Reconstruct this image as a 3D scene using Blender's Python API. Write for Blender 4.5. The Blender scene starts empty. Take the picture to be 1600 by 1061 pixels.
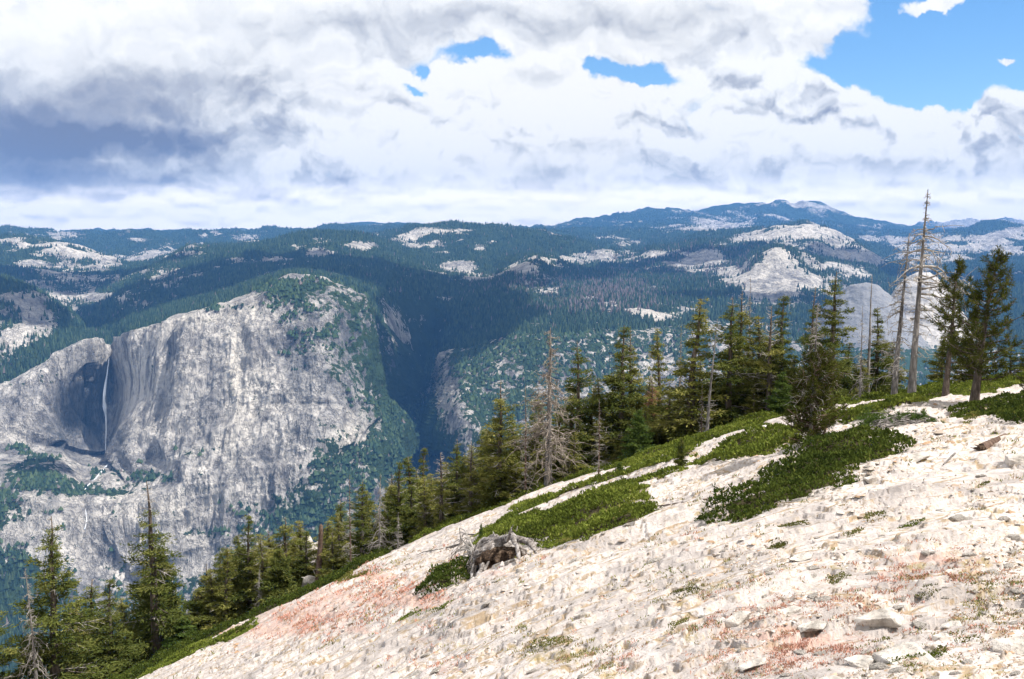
import bpy, math, random, time
import numpy as np
T0 = time.time()
random.seed(7)
R = np.random.default_rng(11)
rad = math.radians
sc = bpy.context.scene

# ------------------------------------------------------------------ camera
F = 1555.6                       # focal length in photo pixels (35 mm lens on a 36 mm frame, 1600 px wide)
PITCH = math.atan(140 / F)
cam_d = bpy.data.cameras.new('camera')
cam_d.lens = 35; cam_d.sensor_width = 36
cam_d.clip_start = 0.1; cam_d.clip_end = 90000
cam = bpy.data.objects.new('camera', cam_d)
sc.collection.objects.link(cam)
cam.location = (0, 0, 0)
cam.rotation_euler = (rad(90) - PITCH, 0, 0)
sc.camera = cam

# ------------------------------------------------------------------ render and light settings
sc.view_settings.view_transform = 'Standard'
sc.view_settings.look = 'None'
sc.view_settings.exposure = 0.78
sc.view_settings.gamma = 1.0
sc.cycles.max_bounces = 5
sc.cycles.diffuse_bounces = 1
sc.cycles.use_adaptive_sampling = True
sc.cycles.adaptive_threshold = 0.03
sc.cycles.glossy_bounces = 1
sc.cycles.transmission_bounces = 2
sc.cycles.volume_bounces = 0
sc.cycles.transparent_max_bounces = 4
sc.cycles.caustics_reflective = False
sc.cycles.caustics_refractive = False
sc.cycles.sample_clamp_indirect = 3.0

SUN_EL = rad(56); SUN_AZ = rad(112)       # azimuth measured clockwise from the view direction (+Y)
SUN = np.array([math.cos(SUN_EL) * math.sin(SUN_AZ), math.cos(SUN_EL) * math.cos(SUN_AZ), math.sin(SUN_EL)])
sl = bpy.data.lights.new('sun', 'SUN')
sl.energy = 4.2; sl.angle = rad(0.53); sl.color = (1.0, 0.965, 0.915)
so = bpy.data.objects.new('sun', sl)
sc.collection.objects.link(so)
so.rotation_euler = (rad(90) - SUN_EL, 0, math.pi - SUN_AZ)

# ------------------------------------------------------------------ projection helpers
CP, SP = math.cos(PITCH), math.sin(PITCH)
def ray(px, py):
    px = np.asarray(px, float); py = np.asarray(py, float)
    cx = (px - 800) / F; cy = (530.5 - py) / F
    return cx + 0 * cy, CP + cy * SP + 0 * cx, cy * CP - SP + 0 * cx
def at(px, py, Y):
    x, y, z = ray(px, py); k = np.asarray(Y, float) / y
    return np.stack([x * k, y * k, z * k], -1)
def proj(P):
    x, y, z = P[..., 0], P[..., 1], P[..., 2]
    w = np.maximum(y * CP - z * SP, 1e-6)
    return 800 + F * x / w, 530.5 - F * (y * SP + z * CP) / w

# ------------------------------------------------------------------ node helper
class NT:
    def __init__(s, tree): s.t = tree; s.n = tree.nodes; s.l = tree.links
    def node(s, typ, **kw):
        n = s.n.new(typ)
        for k, v in kw.items(): setattr(n, k, v)
        return n
    def put(s, sock, v):
        if isinstance(v, bpy.types.NodeSocket): s.l.new(v, sock)
        elif v is not None:
            if hasattr(sock, 'default_value'):
                try: sock.default_value = v
                except Exception:
                    sock.default_value = tuple(v) + (1,) if len(v) == 3 else v
    def m(s, op, a, b=None, c=None, clamp=False):
        n = s.node('ShaderNodeMath', operation=op); n.use_clamp = clamp
        s.put(n.inputs[0], a)
        if b is not None: s.put(n.inputs[1], b)
        if c is not None: s.put(n.inputs[2], c)
        return n.outputs[0]
    def add(s, *a):
        r = a[0]
        for x in a[1:]: r = s.m('ADD', r, x)
        return r
    def mul(s, a, b): return s.m('MULTIPLY', a, b)
    def sub(s, a, b): return s.m('SUBTRACT', a, b)
    def sstep(s, v, lo, hi, a=0.0, b=1.0):
        n = s.node('ShaderNodeMapRange', interpolation_type='SMOOTHSTEP')
        s.put(n.inputs['Value'], v); s.put(n.inputs['From Min'], lo); s.put(n.inputs['From Max'], hi)
        s.put(n.inputs['To Min'], a); s.put(n.inputs['To Max'], b)
        return n.outputs['Result']
    def mix(s, f, a, b, blend='MIX'):
        n = s.node('ShaderNodeMix', data_type='RGBA', blend_type=blend)
        s.put(n.inputs[0], f); s.put(n.inputs[6], tuple(a) + (1,) if isinstance(a, tuple) and len(a) == 3 else a)
        s.put(n.inputs[7], tuple(b) + (1,) if isinstance(b, tuple) and len(b) == 3 else b)
        return n.outputs[2]
    def comb(s, x, y, z):
        n = s.node('ShaderNodeCombineXYZ')
        for i, v in enumerate((x, y, z)): s.put(n.inputs[i], v)
        return n.outputs[0]
    def noise(s, vec, scale, detail=4, rough=0.5, dist=0.0, lac=2.0, out=0):
        n = s.node('ShaderNodeTexNoise'); n.noise_dimensions = '3D'
        s.put(n.inputs['Vector'], vec); s.put(n.inputs['Scale'], scale); s.put(n.inputs['Detail'], detail)
        s.put(n.inputs['Roughness'], rough); s.put(n.inputs['Distortion'], dist); s.put(n.inputs['Lacunarity'], lac)
        return n.outputs[out]
    def voro(s, vec, scale, feature='F1', out='Distance', rnd=1.0):
        n = s.node('ShaderNodeTexVoronoi', feature=feature)
        s.put(n.inputs['Vector'], vec); s.put(n.inputs['Scale'], scale); s.put(n.inputs['Randomness'], rnd)
        return n.outputs[out]
    def mapping(s, vec, scale=(1, 1, 1), loc=(0, 0, 0), rot=(0, 0, 0)):
        n = s.node('ShaderNodeMapping'); s.put(n.inputs['Vector'], vec)
        n.inputs['Scale'].default_value = scale; n.inputs['Location'].default_value = loc; n.inputs['Rotation'].default_value = rot
        return n.outputs[0]
    def attr(s, name, out='Fac'):
        n = s.node('ShaderNodeAttribute'); n.attribute_name = name
        return n.outputs[out]
    def ramp(s, f, stops):
        n = s.node('ShaderNodeValToRGB'); s.put(n.inputs[0], f)
        e = n.color_ramp.elements
        while len(e) < len(stops): e.new(0.5)
        for i, (p, c) in enumerate(stops): e[i].position = p; e[i].color = tuple(c) + (1,)
        return n.outputs[0]

# ------------------------------------------------------------------ sky: Nishita air with procedural clouds laid out by world direction
world = bpy.data.worlds.new('World'); sc.world = world
world.use_nodes = True
def build_world():
    N = NT(world.node_tree); N.n.clear()
    tc = N.node('ShaderNodeTexCoord').outputs['Generated']
    sep = N.node('ShaderNodeSeparateXYZ'); N.l.new(tc, sep.inputs[0])
    x, y, z = sep.outputs
    ya = N.m('MAXIMUM', N.m('ABSOLUTE', y), 0.12)
    U = N.m('DIVIDE', x, ya); V = N.m('DIVIDE', z, ya)
    def uv(px, py):
        a, b, c = ray(px, py); return float(a / b), float(c / b)
    # domain warp so that the masks get torn edges
    P0 = N.comb(U, V, 0.0)
    warpn = N.node('ShaderNodeTexNoise'); N.l.new(P0, warpn.inputs['Vector'])
    warpn.inputs['Scale'].default_value = 11; warpn.inputs['Detail'].default_value = 5; warpn.inputs['Roughness'].default_value = 0.6
    vm = N.node('ShaderNodeVectorMath', operation='MULTIPLY_ADD')
    N.l.new(warpn.outputs['Color'], vm.inputs[0]); vm.inputs[1].default_value = (0.12, 0.075, 0); vm.inputs[2].default_value = (-0.06, -0.0375, 0)
    va = N.node('ShaderNodeVectorMath', operation='ADD'); N.l.new(P0, va.inputs[0]); N.l.new(vm.outputs[0], va.inputs[1])
    sw = N.node('ShaderNodeSeparateXYZ'); N.l.new(va.outputs[0], sw.inputs[0])
    Uw, Vw = sw.outputs[0], sw.outputs[1]
    def accum(base, items):
        for px, py, rx, ry, amp in items:
            u0, v0 = uv(px, py)
            kx, ky = F / rx / 2.5, F / ry / 2.5
            mp = N.mapping(va.outputs[0], (kx, ky, 0), (-u0 * kx, -v0 * ky, 0))
            g = N.node('ShaderNodeTexGradient', gradient_type='QUADRATIC_SPHERE'); N.l.new(mp, g.inputs[0])
            base = N.m('MULTIPLY_ADD', g.outputs['Fac'], amp * 1.1, base)
        return base
    # ---- cumulus bank: everything except the blue holes
    pn = N.comb(Uw, N.mul(Vw, 1.25), 0.3)
    nA = N.noise(pn, 7.5, 7, 0.56)
    def billow(du, dv, full=True):
        p = N.comb(N.add(Uw, du), N.mul(N.add(Vw, dv), 1.35), 0.0)
        r = N.mul(N.voro(p, 9), 0.42)
        r = N.add(r, N.mul(N.voro(p, 23), 0.26))
        r = N.add(r, N.mul(N.voro(p, 52), 0.20))
        if full: r = N.add(r, N.mul(N.voro(p, 105), 0.08))
        return N.sub(1.0, r)
    B1 = billow(0, 0); B2 = billow(0.006, 0.016)
    holes = [  # px, py, rx, ry, amount
        (1440, 70, 105, 60, 1.5), (1560, 40, 110, 55, 1.5), (1310, 112, 50, 14, 0.9), (1450, 128, 60, 24, 1.0), (1500, 150, 40, 22, 0.8), (1375, 20, 16, 40, .5),
        (735, 90, 46, 13, 1.0), (1000, 112, 44, 13, 1.0), (940, 98, 36, 16, 0.95), (640, 142, 18, 9, 0.9), (655, 110, 12, 12, 0.8),
        (1595, 212, 30, 7, 0.5), (1478, 205, 14, 14, .35), (1720, 40, 120, 90, 1.6)]
    cov = 0.66
    cov = accum(cov, [(h[0], h[1], h[2], h[3], -h[4]) for h in holes])
    cov = accum(cov, [(1250, 60, 90, 40, .3), (1505, 14, 46, 14, 1.55), (1575, 76, 40, 12, 1.75), (1440, 8, 40, 8, .9), (1440, 45, 30, 10, .12), (1350, 158, 110, 20, .5), (1570, 178, 70, 34, .9), (700, 112, 40, 18, .35), (970, 150, 60, 18, .4)])
    dA = N.add(cov, N.mul(N.sub(nA, 0.5), 1.25), N.mul(N.sub(B1, 0.62), 0.75))
    aA = N.sstep(dA, 0.0, 0.36)
    # relief of the puffs: lit crowns, grey undersides
    puffy = accum(0.28, [(950, 190, 420, 90, .75), (1350, 190, 260, 70, .6), (500, 220, 200, 60, .4), (1560, 190, 90, 70, .5), (200, 300, 300, 30, .3)])
    rel = N.mul(N.mul(N.sub(B1, B2), 2.2), puffy)
    nS = N.noise(N.comb(Uw, N.mul(Vw, 2.0), 4.0), 4.5, 7, 0.56)
    shade = N.add(0.93, rel, N.mul(N.sub(nS, 0.5), 0.40), N.mul(N.sub(nA, 0.5), 0.25))
    # the clouds' own shadowed bases and bright crowns
    shade = accum(shade, [(250, 165, 300, 60, -.16), (120, 205, 330, 90, -.15), (60, 235, 190, 50, -0.72), (0, 170, 200, 40, -.30), (200, 212, 150, 18, -0.42), (330, 285, 230, 16, -0.34), (60, 285, 120, 26, -0.46),
              (0, 130, 170, 60, -0.20), (330, 165, 120, 40, -0.24), (560, 35, 190, 45, -0.22), (800, 40, 250, 34, -0.24), (1120, 55, 160, 34, -0.18),
              (440, 120, 120, 30, -.12), (1120, 262, 230, 22, -.16), (1290, 205, 70, 20, -.12), (1390, 262, 120, 22, -.18), (1000, 205, 90, 24, -.10), (700, 290, 500, 14, -.12), (1450, 300, 200, 12, -.10),
              (750, 170, 200, 62, .22), (900, 140, 130, 36, .18), (1150, 140, 230, 34, .16), (1400, 165, 70, 26, .2), (170, 250, 60, 8, .25), (250, 188, 160, 9, .2), (520, 250, 90, 22, .12), (100, 40, 200, 60, .08), (1570, 150, 60, 30, .15)])
    # ---- long low banks towards the horizon
    low = N.sstep(V, 0.080, 0.045)
    q1 = N.comb(N.mul(Uw, 1.0), N.mul(V, 4.5), 9.0)
    band = N.noise(q1, 8.0, 5, 0.6); band2 = N.noise(N.comb(N.mul(Uw, 1.0), N.add(N.mul(V, 4.5), 0.035), 9.0), 8.0, 4, 0.6)
    wl = N.add(N.mul(V, 2.6), N.mul(Vw, 0.4))
    vb = N.add(N.voro(N.comb(Uw, wl, 0.0), 20), N.mul(N.voro(N.comb(Uw, wl, 3.0), 46), 0.5)); wl2 = N.add(wl, 0.018)
    vb2 = N.add(N.voro(N.comb(Uw, wl2, 0.0), 20), N.mul(N.voro(N.comb(Uw, wl2, 3.0), 46), 0.5))
    shade_low = N.add(0.98, N.mul(N.sub(band, band2), 0.6), N.mul(N.sub(vb2, vb), 0.6), N.mul(N.sub(band, 0.5), 0.35))
    shade = N.add(N.mul(shade, N.sub(1.0, low)), N.mul(N.add(N.mul(shade, 0.3), N.mul(shade_low, 0.7)), low))
    ccol = N.ramp(shade, [(0.0, (0.20, 0.225, 0.31)), (0.25, (0.31, 0.335, 0.41)), (0.45, (0.46, 0.475, 0.52)), (0.65, (0.66, 0.672, 0.69)), (0.82, (0.86, 0.862, 0.85)), (1.0, (1.0, 0.985, 0.955))])
    ccol = N.mix(low, ccol, N.mix(1.0, ccol, (1.0, 0.91, 0.80), 'MULTIPLY'))
    sky = N.node('ShaderNodeTexSky'); sky.sky_type = 'NISHITA'; sky.sun_disc = False
    sky.sun_elevation = SUN_EL; sky.sun_rotation = SUN_AZ; sky.altitude = 2400; sky.air_density = 1.2; sky.dust_density = 0.6; sky.ozone_density = 2.0
    hs = N.node('ShaderNodeHueSaturation'); hs.inputs['Saturation'].default_value = 1.25; N.l.new(sky.outputs[0], hs.inputs['Color'])
    b1 = N.node('ShaderNodeBackground'); N.l.new(hs.outputs[0], b1.inputs[0]); b1.inputs[1].default_value = 0.105
    b2 = N.node('ShaderNodeBackground'); N.l.new(ccol, b2.inputs[0]); N.put(b2.inputs[1], N.add(0.675, N.mul(low, 0.46)))
    # below the horizon the far ground
    mx = N.node('ShaderNodeMixShader'); N.put(mx.inputs[0], aA); N.l.new(b1.outputs[0], mx.inputs[1]); N.l.new(b2.outputs[0], mx.inputs[2])
    b3 = N.node('ShaderNodeBackground'); b3.inputs[0].default_value = (0.16, 0.2, 0.26, 1); b3.inputs[1].default_value = 0.6
    mx2 = N.node('ShaderNodeMixShader'); N.put(mx2.inputs[0], N.sstep(V, -0.03, -0.01)); N.l.new(b3.outputs[0], mx2.inputs[1]); N.l.new(mx.outputs[0], mx2.inputs[2])
    out = N.node('ShaderNodeOutputWorld'); N.l.new(mx2.outputs[0], out.inputs[0])
build_world()
world.cycles.sampling_method = 'MANUAL'; world.cycles.sample_map_resolution = 512

#@@END_HEAD
# ------------------------------------------------------------------ numpy noise
def _h(ix, iy, iz, seed):
    h = (ix.astype(np.int64) * 374761393 + iy.astype(np.int64) * 668265263 + iz.astype(np.int64) * 2147483647 + seed * 974634777) & 0xffffffff
    h = ((h ^ (h >> 13)) * 1274126177) & 0xffffffff
    h = (h ^ (h >> 16)) & 0xffffff
    return (h / 16777215.0).astype(np.float32)
def vnoise(p, seed=0):
    """value noise in -1..1 at points p (N,3)"""
    i = np.floor(p).astype(np.int32); f = (p - i).astype(np.float32); u = f * f * f * (f * (f * 6 - 15) + 10)
    x, y, z = i[..., 0], i[..., 1], i[..., 2]; ux, uy, uz = u[..., 0], u[..., 1], u[..., 2]
    def L(a, b, t): return a + (b - a) * t
    r = L(L(L(_h(x, y, z, seed), _h(x + 1, y, z, seed), ux), L(_h(x, y + 1, z, seed), _h(x + 1, y + 1, z, seed), ux), uy),
          L(L(_h(x, y, z + 1, seed), _h(x + 1, y, z + 1, seed), ux), L(_h(x, y + 1, z + 1, seed), _h(x + 1, y + 1, z + 1, seed), ux), uy), uz)
    return r * 2 - 1
def fbm(p, octv=5, gain=0.5, seed=0, ridged=False):
    p = np.asarray(p, np.float64); s = 0; a = 1; t = 0
    for k in range(octv):
        n = vnoise(p * (2.03 ** k) + 17.3 * k, seed + k)
        if ridged: n = 1 - 2 * np.abs(n)
        s = s + n * a; t += a; a *= gain
    return s / t
def smooth(a, lo, hi):
    t = np.clip((a - lo) / (hi - lo), 0, 1); return t * t * (3 - 2 * t)

# ------------------------------------------------------------------ mesh helpers
COL = sc.collection
def np_mesh(name, verts, faces, mats=(), smooth_shade=False, attrs=None, matidx=None):
    """verts (N,3); faces = list of (M,k) int arrays"""
    me = bpy.data.meshes.new(name)
    verts = np.asarray(verts, np.float32)
    faces = [np.asarray(f, np.int32) for f in (faces if isinstance(faces, list) else [faces]) if len(f)]
    me.vertices.add(len(verts)); me.vertices.foreach_set('co', verts.ravel())
    if faces:
        li = np.concatenate([f.ravel() for f in faces])
        tot = np.concatenate([np.full(len(f), f.shape[1], np.int32) for f in faces])
        st = np.concatenate([[0], np.cumsum(tot)[:-1]]).astype(np.int32)
        me.loops.add(len(li)); me.loops.foreach_set('vertex_index', li)
        me.polygons.add(len(tot)); me.polygons.foreach_set('loop_start', st)
        try: me.polygons.foreach_set('loop_total', tot)
        except Exception: pass
        if matidx is not None: me.polygons.foreach_set('material_index', np.asarray(matidx, np.int32))
        me.polygons.foreach_set('use_smooth', np.full(len(tot), smooth_shade))
    for m in mats: me.materials.append(m)
    me.update(calc_edges=True)
    if attrs:
        for k, v in attrs.items():
            a = me.attributes.new(k, 'FLOAT', 'POINT'); a.data.foreach_set('value', np.asarray(v, np.float32).ravel())
    return me
def link(name, me, parent=None, loc=None):
    o = bpy.data.objects.new(name, me); COL.objects.link(o)
    if parent is not None: o.parent = parent
    if loc is not None: o.location = loc
    return o
def tag(o, label=None, cat=None, group=None, kind=None):
    if label: o['label'] = label
    if cat: o['category'] = cat
    if group: o['group'] = group
    if kind: o['kind'] = kind
    return o
def empty(name, loc, rz=0.0, scale=1.0):
    o = bpy.data.objects.new(name, None); COL.objects.link(o)
    o.location = loc; o.rotation_euler = (0, 0, rz); o.scale = (scale,) * 3; o.empty_display_size = 0.3
    return o
def grid_faces(nr, nc, wrap=False):
    i = np.arange(nr - 1)[:, None]; j = np.arange(nc if wrap else nc - 1)[None, :]; j2 = (j + 1) % nc
    return np.stack([i * nc + j, i * nc + j2, (i + 1) * nc + j2, (i + 1) * nc + j], -1).reshape(-1, 4)

# ------------------------------------------------------------------ materials
def new_mat(name):
    m = bpy.data.materials.new(name); m.use_nodes = True
    N = NT(m.node_tree); N.n.clear()
    return m, N
def finish(N, bsdf):
    o = N.node('ShaderNodeOutputMaterial'); N.l.new(bsdf, o.inputs[0])
def pbsdf(N, col, rough=0.9, normal=None, spec=0.15):
    b = N.node('ShaderNodeBsdfPrincipled'); N.put(b.inputs['Base Color'], col)
    N.put(b.inputs['Roughness'], rough); b.inputs['Specular IOR Level'].default_value = spec
    if normal is not None: N.l.new(normal, b.inputs['Normal'])
    return b.outputs[0]
def bump(N, h, strength, dist):
    b = N.node('ShaderNodeBump'); N.put(b.inputs['Height'], h); b.inputs['Strength'].default_value = strength; b.inputs['Distance'].default_value = dist
    return b.outputs[0]

def mat_far():
    m, N = new_mat('far_terrain')
    P = N.node('ShaderNodeTexCoord').outputs['Object']
    veg = N.attr('veg'); pale = N.attr('pale'); streak = N.attr('streak'); burn = N.attr('burn')
    n1 = N.noise(P, 0.006, 8, 0.62)
    n2 = N.noise(N.mapping(P, (1, 1, 0.055)), 0.020, 6, 0.60)          # vertical streaks
    n3 = N.noise(P, 0.035, 5, 0.65)
    vs = N.noise(N.mapping(P, (1, 1, 0.08)), 0.05, 5, 0.6)
    rock = N.ramp(N.add(N.mul(n1, 0.5), N.mul(n2, 0.5)), [(0.40, (0.12, 0.115, 0.115)), (0.46, (0.27, 0.255, 0.24)), (0.52, (0.42, 0.39, 0.355)), (0.61, (0.60, 0.555, 0.50))])
    rock = N.mix(N.mul(pale, N.sstep(n1, 0.35, 0.58, 0.45, 1.0)), rock, (0.58, 0.53, 0.46))
    rock = N.mix(N.mul(streak, N.sstep(vs, 0.52, 0.66)), rock, (0.11, 0.10, 0.10))
    n4 = N.noise(N.mapping(P, (1, 1, 0.22)), 0.040, 5, 0.72)
    rock = N.mix(N.mul(N.sstep(n4, 0.565, 0.63), 0.55), rock, (0.065, 0.07, 0.065))
    n5 = N.noise(N.mapping(P, (1, 1, 0.05)), 0.016, 5, 0.6)
    rock = N.mix(N.mul(N.sstep(n5, 0.56, 0.66), N.add(N.mul(streak, 0.6), 0.1)), rock, (0.14, 0.13, 0.125))
    def crackline(sc_, zz, wdt, seed_):
        q = N.noise(N.mapping(P, (1, 1, zz), (seed_, 0, 0)), sc_, 4, 0.6)
        return N.sstep(N.m('ABSOLUTE', N.sub(q, 0.5)), wdt, wdt * 0.35)
    cl = N.m('MAXIMUM', crackline(0.012, 0.22, 0.014, 31.0), N.m('MAXIMUM', crackline(0.028, 0.35, 0.018, 77.0), N.mul(crackline(0.010, 1.2, 0.010, 13.0), 0.7)))
    rock = N.mix(N.mul(cl, N.sub(0.46, N.mul(pale, 0.30))), rock, (0.06, 0.06, 0.06))
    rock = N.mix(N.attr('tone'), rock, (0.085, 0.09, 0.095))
    vn = N.add(veg, N.mul(N.sub(n3, 0.5), 1.5), N.mul(N.sub(n1, 0.5), 1.2))
    green = N.mix(N.noise(P, 0.02, 4), (0.020, 0.040, 0.020), (0.045, 0.07, 0.03))
    green = N.mix(burn, green, (0.14, 0.11, 0.11))
    col = N.mix(N.sstep(vn, 0.46, 0.56), rock, green)
    h = N.add(N.mul(n1, 30), N.mul(n2, 26), N.mul(n3, 10), N.mul(n4, 14), N.mul(cl, -6))
    finish(N, pbsdf(N, col, 0.95, bump(N, h, 0.9, 1.0), 0.05))
    return m

# ------------------------------------------------------------------ the far country: one sheet from the foot of the dome to beyond the horizon
LINES = [  # (rows to next, relief amplitude, vegetation, [(px, py, Y), ...])
 (8, 3, .9, [(-300, ('z', -420), 380), (1900, ('z', -420), 380)]),
 (30, 14, .95, [(-300, ('z', -1010), 1900), (1900, ('z', -1010), 1900)]),
 (50, 12, .95, [(-300, 1010, 2600), (0, 1000, 2600), (200, 1000, 2620), (400, 1000, 2620), (560, 940, 2700), (620, 840, 2900), (680, 735, 3400), (740, 790, 2950), (800, 850, 2800), (1000, 850, 2800), (1900, 850, 2900)]),
 (90, 10, .42, [(-300, 820, 2850), (0, 832, 2850), (60, 848, 2850), (120, 885, 2870), (200, 920, 2880), (300, 884, 2880), (380, 864, 2880), (460, 850, 2900), (540, 800, 2950), (600, 745, 3150), (635, 715, 3500), (668, 702, 3700), (684, 704, 3500), (715, 715, 3250), (760, 740, 3100), (900, 780, 3000), (1900, 780, 3100)]),
 (80, 16, .16, [(-300, 740, 3000), (0, 752, 2990), (60, 742, 3020), (110, 770, 3050), (160, 752, 3110), (200, 785, 3010), (260, 782, 3000), (330, 772, 3000), (400, 765, 2990), (480, 745, 3000), (560, 705, 3120), (600, 680, 3350), (640, 670, 3800), (668, 680, 4000), (684, 675, 3650), (705, 665, 3350), (740, 668, 3200), (800, 685, 3150), (1900, 700, 3300)]),
 (220, 18, .14, [(-300, 690, 3220), (0, 692, 3220), (35, 706, 3230), (58, 712, 3240), (66, 700, 3300), (80, 704, 3370), (110, 712, 3420), (135, 716, 3470), (165, 720, 3500), (184, 714, 3480), (193, 700, 3350), (215, 690, 3260), (260, 676, 3220), (300, 655, 3160), (340, 642, 3130), (420, 640, 3110), (500, 648, 3110), (550, 640, 3220), (590, 630, 3500), (630, 640, 4000), (672, 655, 4250), (690, 640, 3850), (710, 622, 3480), (735, 605, 3350), (780, 620, 3300), (900, 640, 3300), (1900, 650, 3500)]),
 (16, 13, .17, [(-300, 640, 3340), (0, 604, 3370), (50, 578, 3400), (100, 547, 3440), (132, 534, 3480), (140, 540, 3585), (150, 546, 3640), (168, 557, 3690), (183, 545, 3650), (190, 538, 3480), (204, 529, 3430), (250, 509, 3390), (300, 494, 3380), (350, 479, 3370), (400, 457, 3380), (450, 441, 3400), (500, 444, 3430), (550, 468, 3500), (590, 505, 3750), (625, 560, 4200), (660, 610, 4600), (685, 600, 4400), (710, 570, 3950), (740, 550, 3700), (800, 530, 3600), (900, 530, 3600), (1000, 520, 3700), (1100, 510, 3800), (1250, 540, 3800), (1400, 560, 4000), (1900, 560, 4000)]),
 (70, 10, .8, [(-300, 660, 3500), (0, 618, 3520), (60, 586, 3570), (100, 552, 3640), (132, 541, 3780), (150, 552, 3900), (168, 559, 3900), (185, 546, 3900), (204, 531, 3650), (250, 511, 3600), (300, 496, 3600), (350, 481, 3600), (400, 459, 3620), (450, 443, 3650), (500, 446, 3700), (550, 468, 3800), (600, 492, 4100), (640, 525, 4600), (680, 540, 4800), (740, 528, 4300), (800, 505, 3950), (900, 500, 3950), (1000, 495, 4000), (1100, 500, 4100), (1250, 520, 4100), (1400, 530, 4400), (1900, 530, 4400)]),
 (70, 22, .95, [(-300, 420, 4050), (0, 446, 4050), (50, 468, 4080), (80, 492, 4100), (100, 515, 4120), (120, 530, 4250), (150, 528, 4400), (200, 492, 4700), (300, 470, 4700), (400, 435, 4700), (500, 420, 4700), (600, 430, 4800), (700, 465, 5000), (800, 455, 4900), (900, 458, 4900), (1000, 462, 4800), (1100, 465, 4700), (1165, 455, 4900), (1250, 455, 4900), (1300, 470, 4900), (1400, 490, 5100), (1900, 490, 5100)]),
 (60, 25, .95, [(-300, 450, 5200), (0, 480, 5200), (60, 492, 5200), (110, 500, 5300), (150, 490, 5400), (200, 450, 5600), (300, 430, 5600), (400, 410, 5600), (500, 402, 5700), (600, 414, 5800), (700, 432, 6000), (770, 432, 6050), (800, 412, 6050), (835, 400, 6050), (870, 414, 6050), (900, 430, 6000), (1000, 432, 5900), (1100, 435, 5700), (1155, 432, 5550), (1185, 402, 5500), (1213, 387, 5500), (1240, 400, 5500), (1280, 424, 5500), (1320, 445, 5650), (1400, 455, 5800), (1900, 455, 6000)]),
 (60, 25, .97, [(-300, 425, 6500), (0, 425, 6500), (100, 432, 6500), (200, 424, 6600), (300, 397, 6600), (400, 383, 6600), (450, 375, 6600), (490, 372, 6600), (560, 374, 6600), (590, 385, 6750), (640, 392, 7000), (700, 397, 7200), (800, 402, 7200), (840, 404, 7000), (900, 400, 7000), (960, 405, 7000), (1000, 404, 7000), (1050, 390, 7000), (1100, 382, 7100), (1165, 382, 7100), (1213, 393, 6500), (1260, 402, 6600), (1300, 408, 6800), (1360, 408, 6900), (1385, 428, 7000), (1450, 436, 7200), (1900, 436, 7200)]),
 (30, 25, .95, [(-300, 360, 8000), (0, 376, 8000), (50, 372, 8000), (120, 384, 8000), (190, 413, 8000), (230, 418, 8200), (260, 410, 8200), (330, 398, 8200), (400, 388, 8300), (450, 383, 8300), (560, 379, 8300), (600, 370, 8300), (650, 360, 8300), (690, 356, 8300), (750, 358, 8300), (800, 365, 8300), (870, 374, 8300), (930, 386, 8300), (1000, 395, 8300), (1080, 380, 8300), (1130, 375, 8300), (1180, 367, 8300), (1215, 358, 8300), (1250, 350, 8300), (1290, 356, 8300), (1330, 377, 8300), (1372, 405, 8300), (1400, 416, 8500), (1450, 404, 9000), (1500, 402, 9000), (1900, 406, 9000)]),
 (60, 25, .97, [(-300, 400, 9600), (0, 388, 9600), (120, 396, 9600), (200, 408, 9600), (260, 402, 9600), (300, 398, 9600), (400, 393, 9600), (600, 386, 9800), (800, 381, 9800), (900, 377, 9800), (1000, 375, 9800), (1100, 373, 10000), (1200, 375, 10000), (1300, 383, 10000), (1400, 398, 10000), (1900, 388, 10500)]),
 (30, 22, .97, [(-300, 352, 11000), (0, 358, 11000), (40, 362, 11000), (95, 371, 11500), (160, 373, 11500), (220, 368, 11500), (265, 372, 11500), (310, 366, 11500), (350, 369, 11500), (400, 364, 12000), (500, 360, 12000), (560, 358, 12000), (640, 360, 12000), (700, 363, 12000), (800, 364, 12000), (900, 365, 12000), (1000, 362, 12500), (1060, 355, 12500), (1150, 362, 12500), (1250, 358, 12500), (1340, 368, 12500), (1400, 372, 12500), (1450, 366, 12500), (1510, 361, 12500), (1550, 352, 12500), (1600, 356, 12500), (1900, 350, 12500)]),
 (60, 30, .9, [(-300, 375, 13800), (500, 372, 13800), (800, 367, 13800), (900, 362, 13800), (1000, 352, 14000), (1100, 348, 14200), (1200, 346, 14500), (1300, 358, 14500), (1400, 368, 14500), (1900, 372, 14500)]),
 (12, 40, .8, [(-300, 366, 16500), (500, 362, 16500), (540, 357, 16500), (575, 351, 16500), (610, 350, 16500), (640, 354, 16500), (690, 353, 16500), (730, 357, 16500), (785, 354, 16500), (820, 359, 16500), (870, 357, 16500), (900, 350, 16500), (950, 340, 16500), (1010, 328, 16500), (1050, 329, 16500), (1080, 334, 16500), (1120, 324, 16500), (1170, 319, 16500), (1202, 321, 16500), (1213, 313, 16500), (1226, 314, 16500), (1240, 321, 16500), (1258, 317, 16500), (1278, 319, 16500), (1300, 328, 16500), (1335, 341, 16500), (1370, 348, 16500), (1410, 356, 16500), (1450, 360, 16500), (1900, 362, 16500)]),
 (10, 40, .5, [(-300, ('z', -60), 17800), (1900, ('z', -60), 17800)]),
 (8, 40, .4, [(-300, 372, 19500), (1380, 372, 19500), (1440, 356, 19500), (1490, 350, 19500), (1525, 345, 19500), (1560, 349, 19500), (1590, 350, 19500), (1620, 346, 19500), (1900, 340, 19500)]),
 (0, 10, .9, [(-300, ('z', -500), 21000), (1900, ('z', -500), 21000)]),
]
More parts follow.
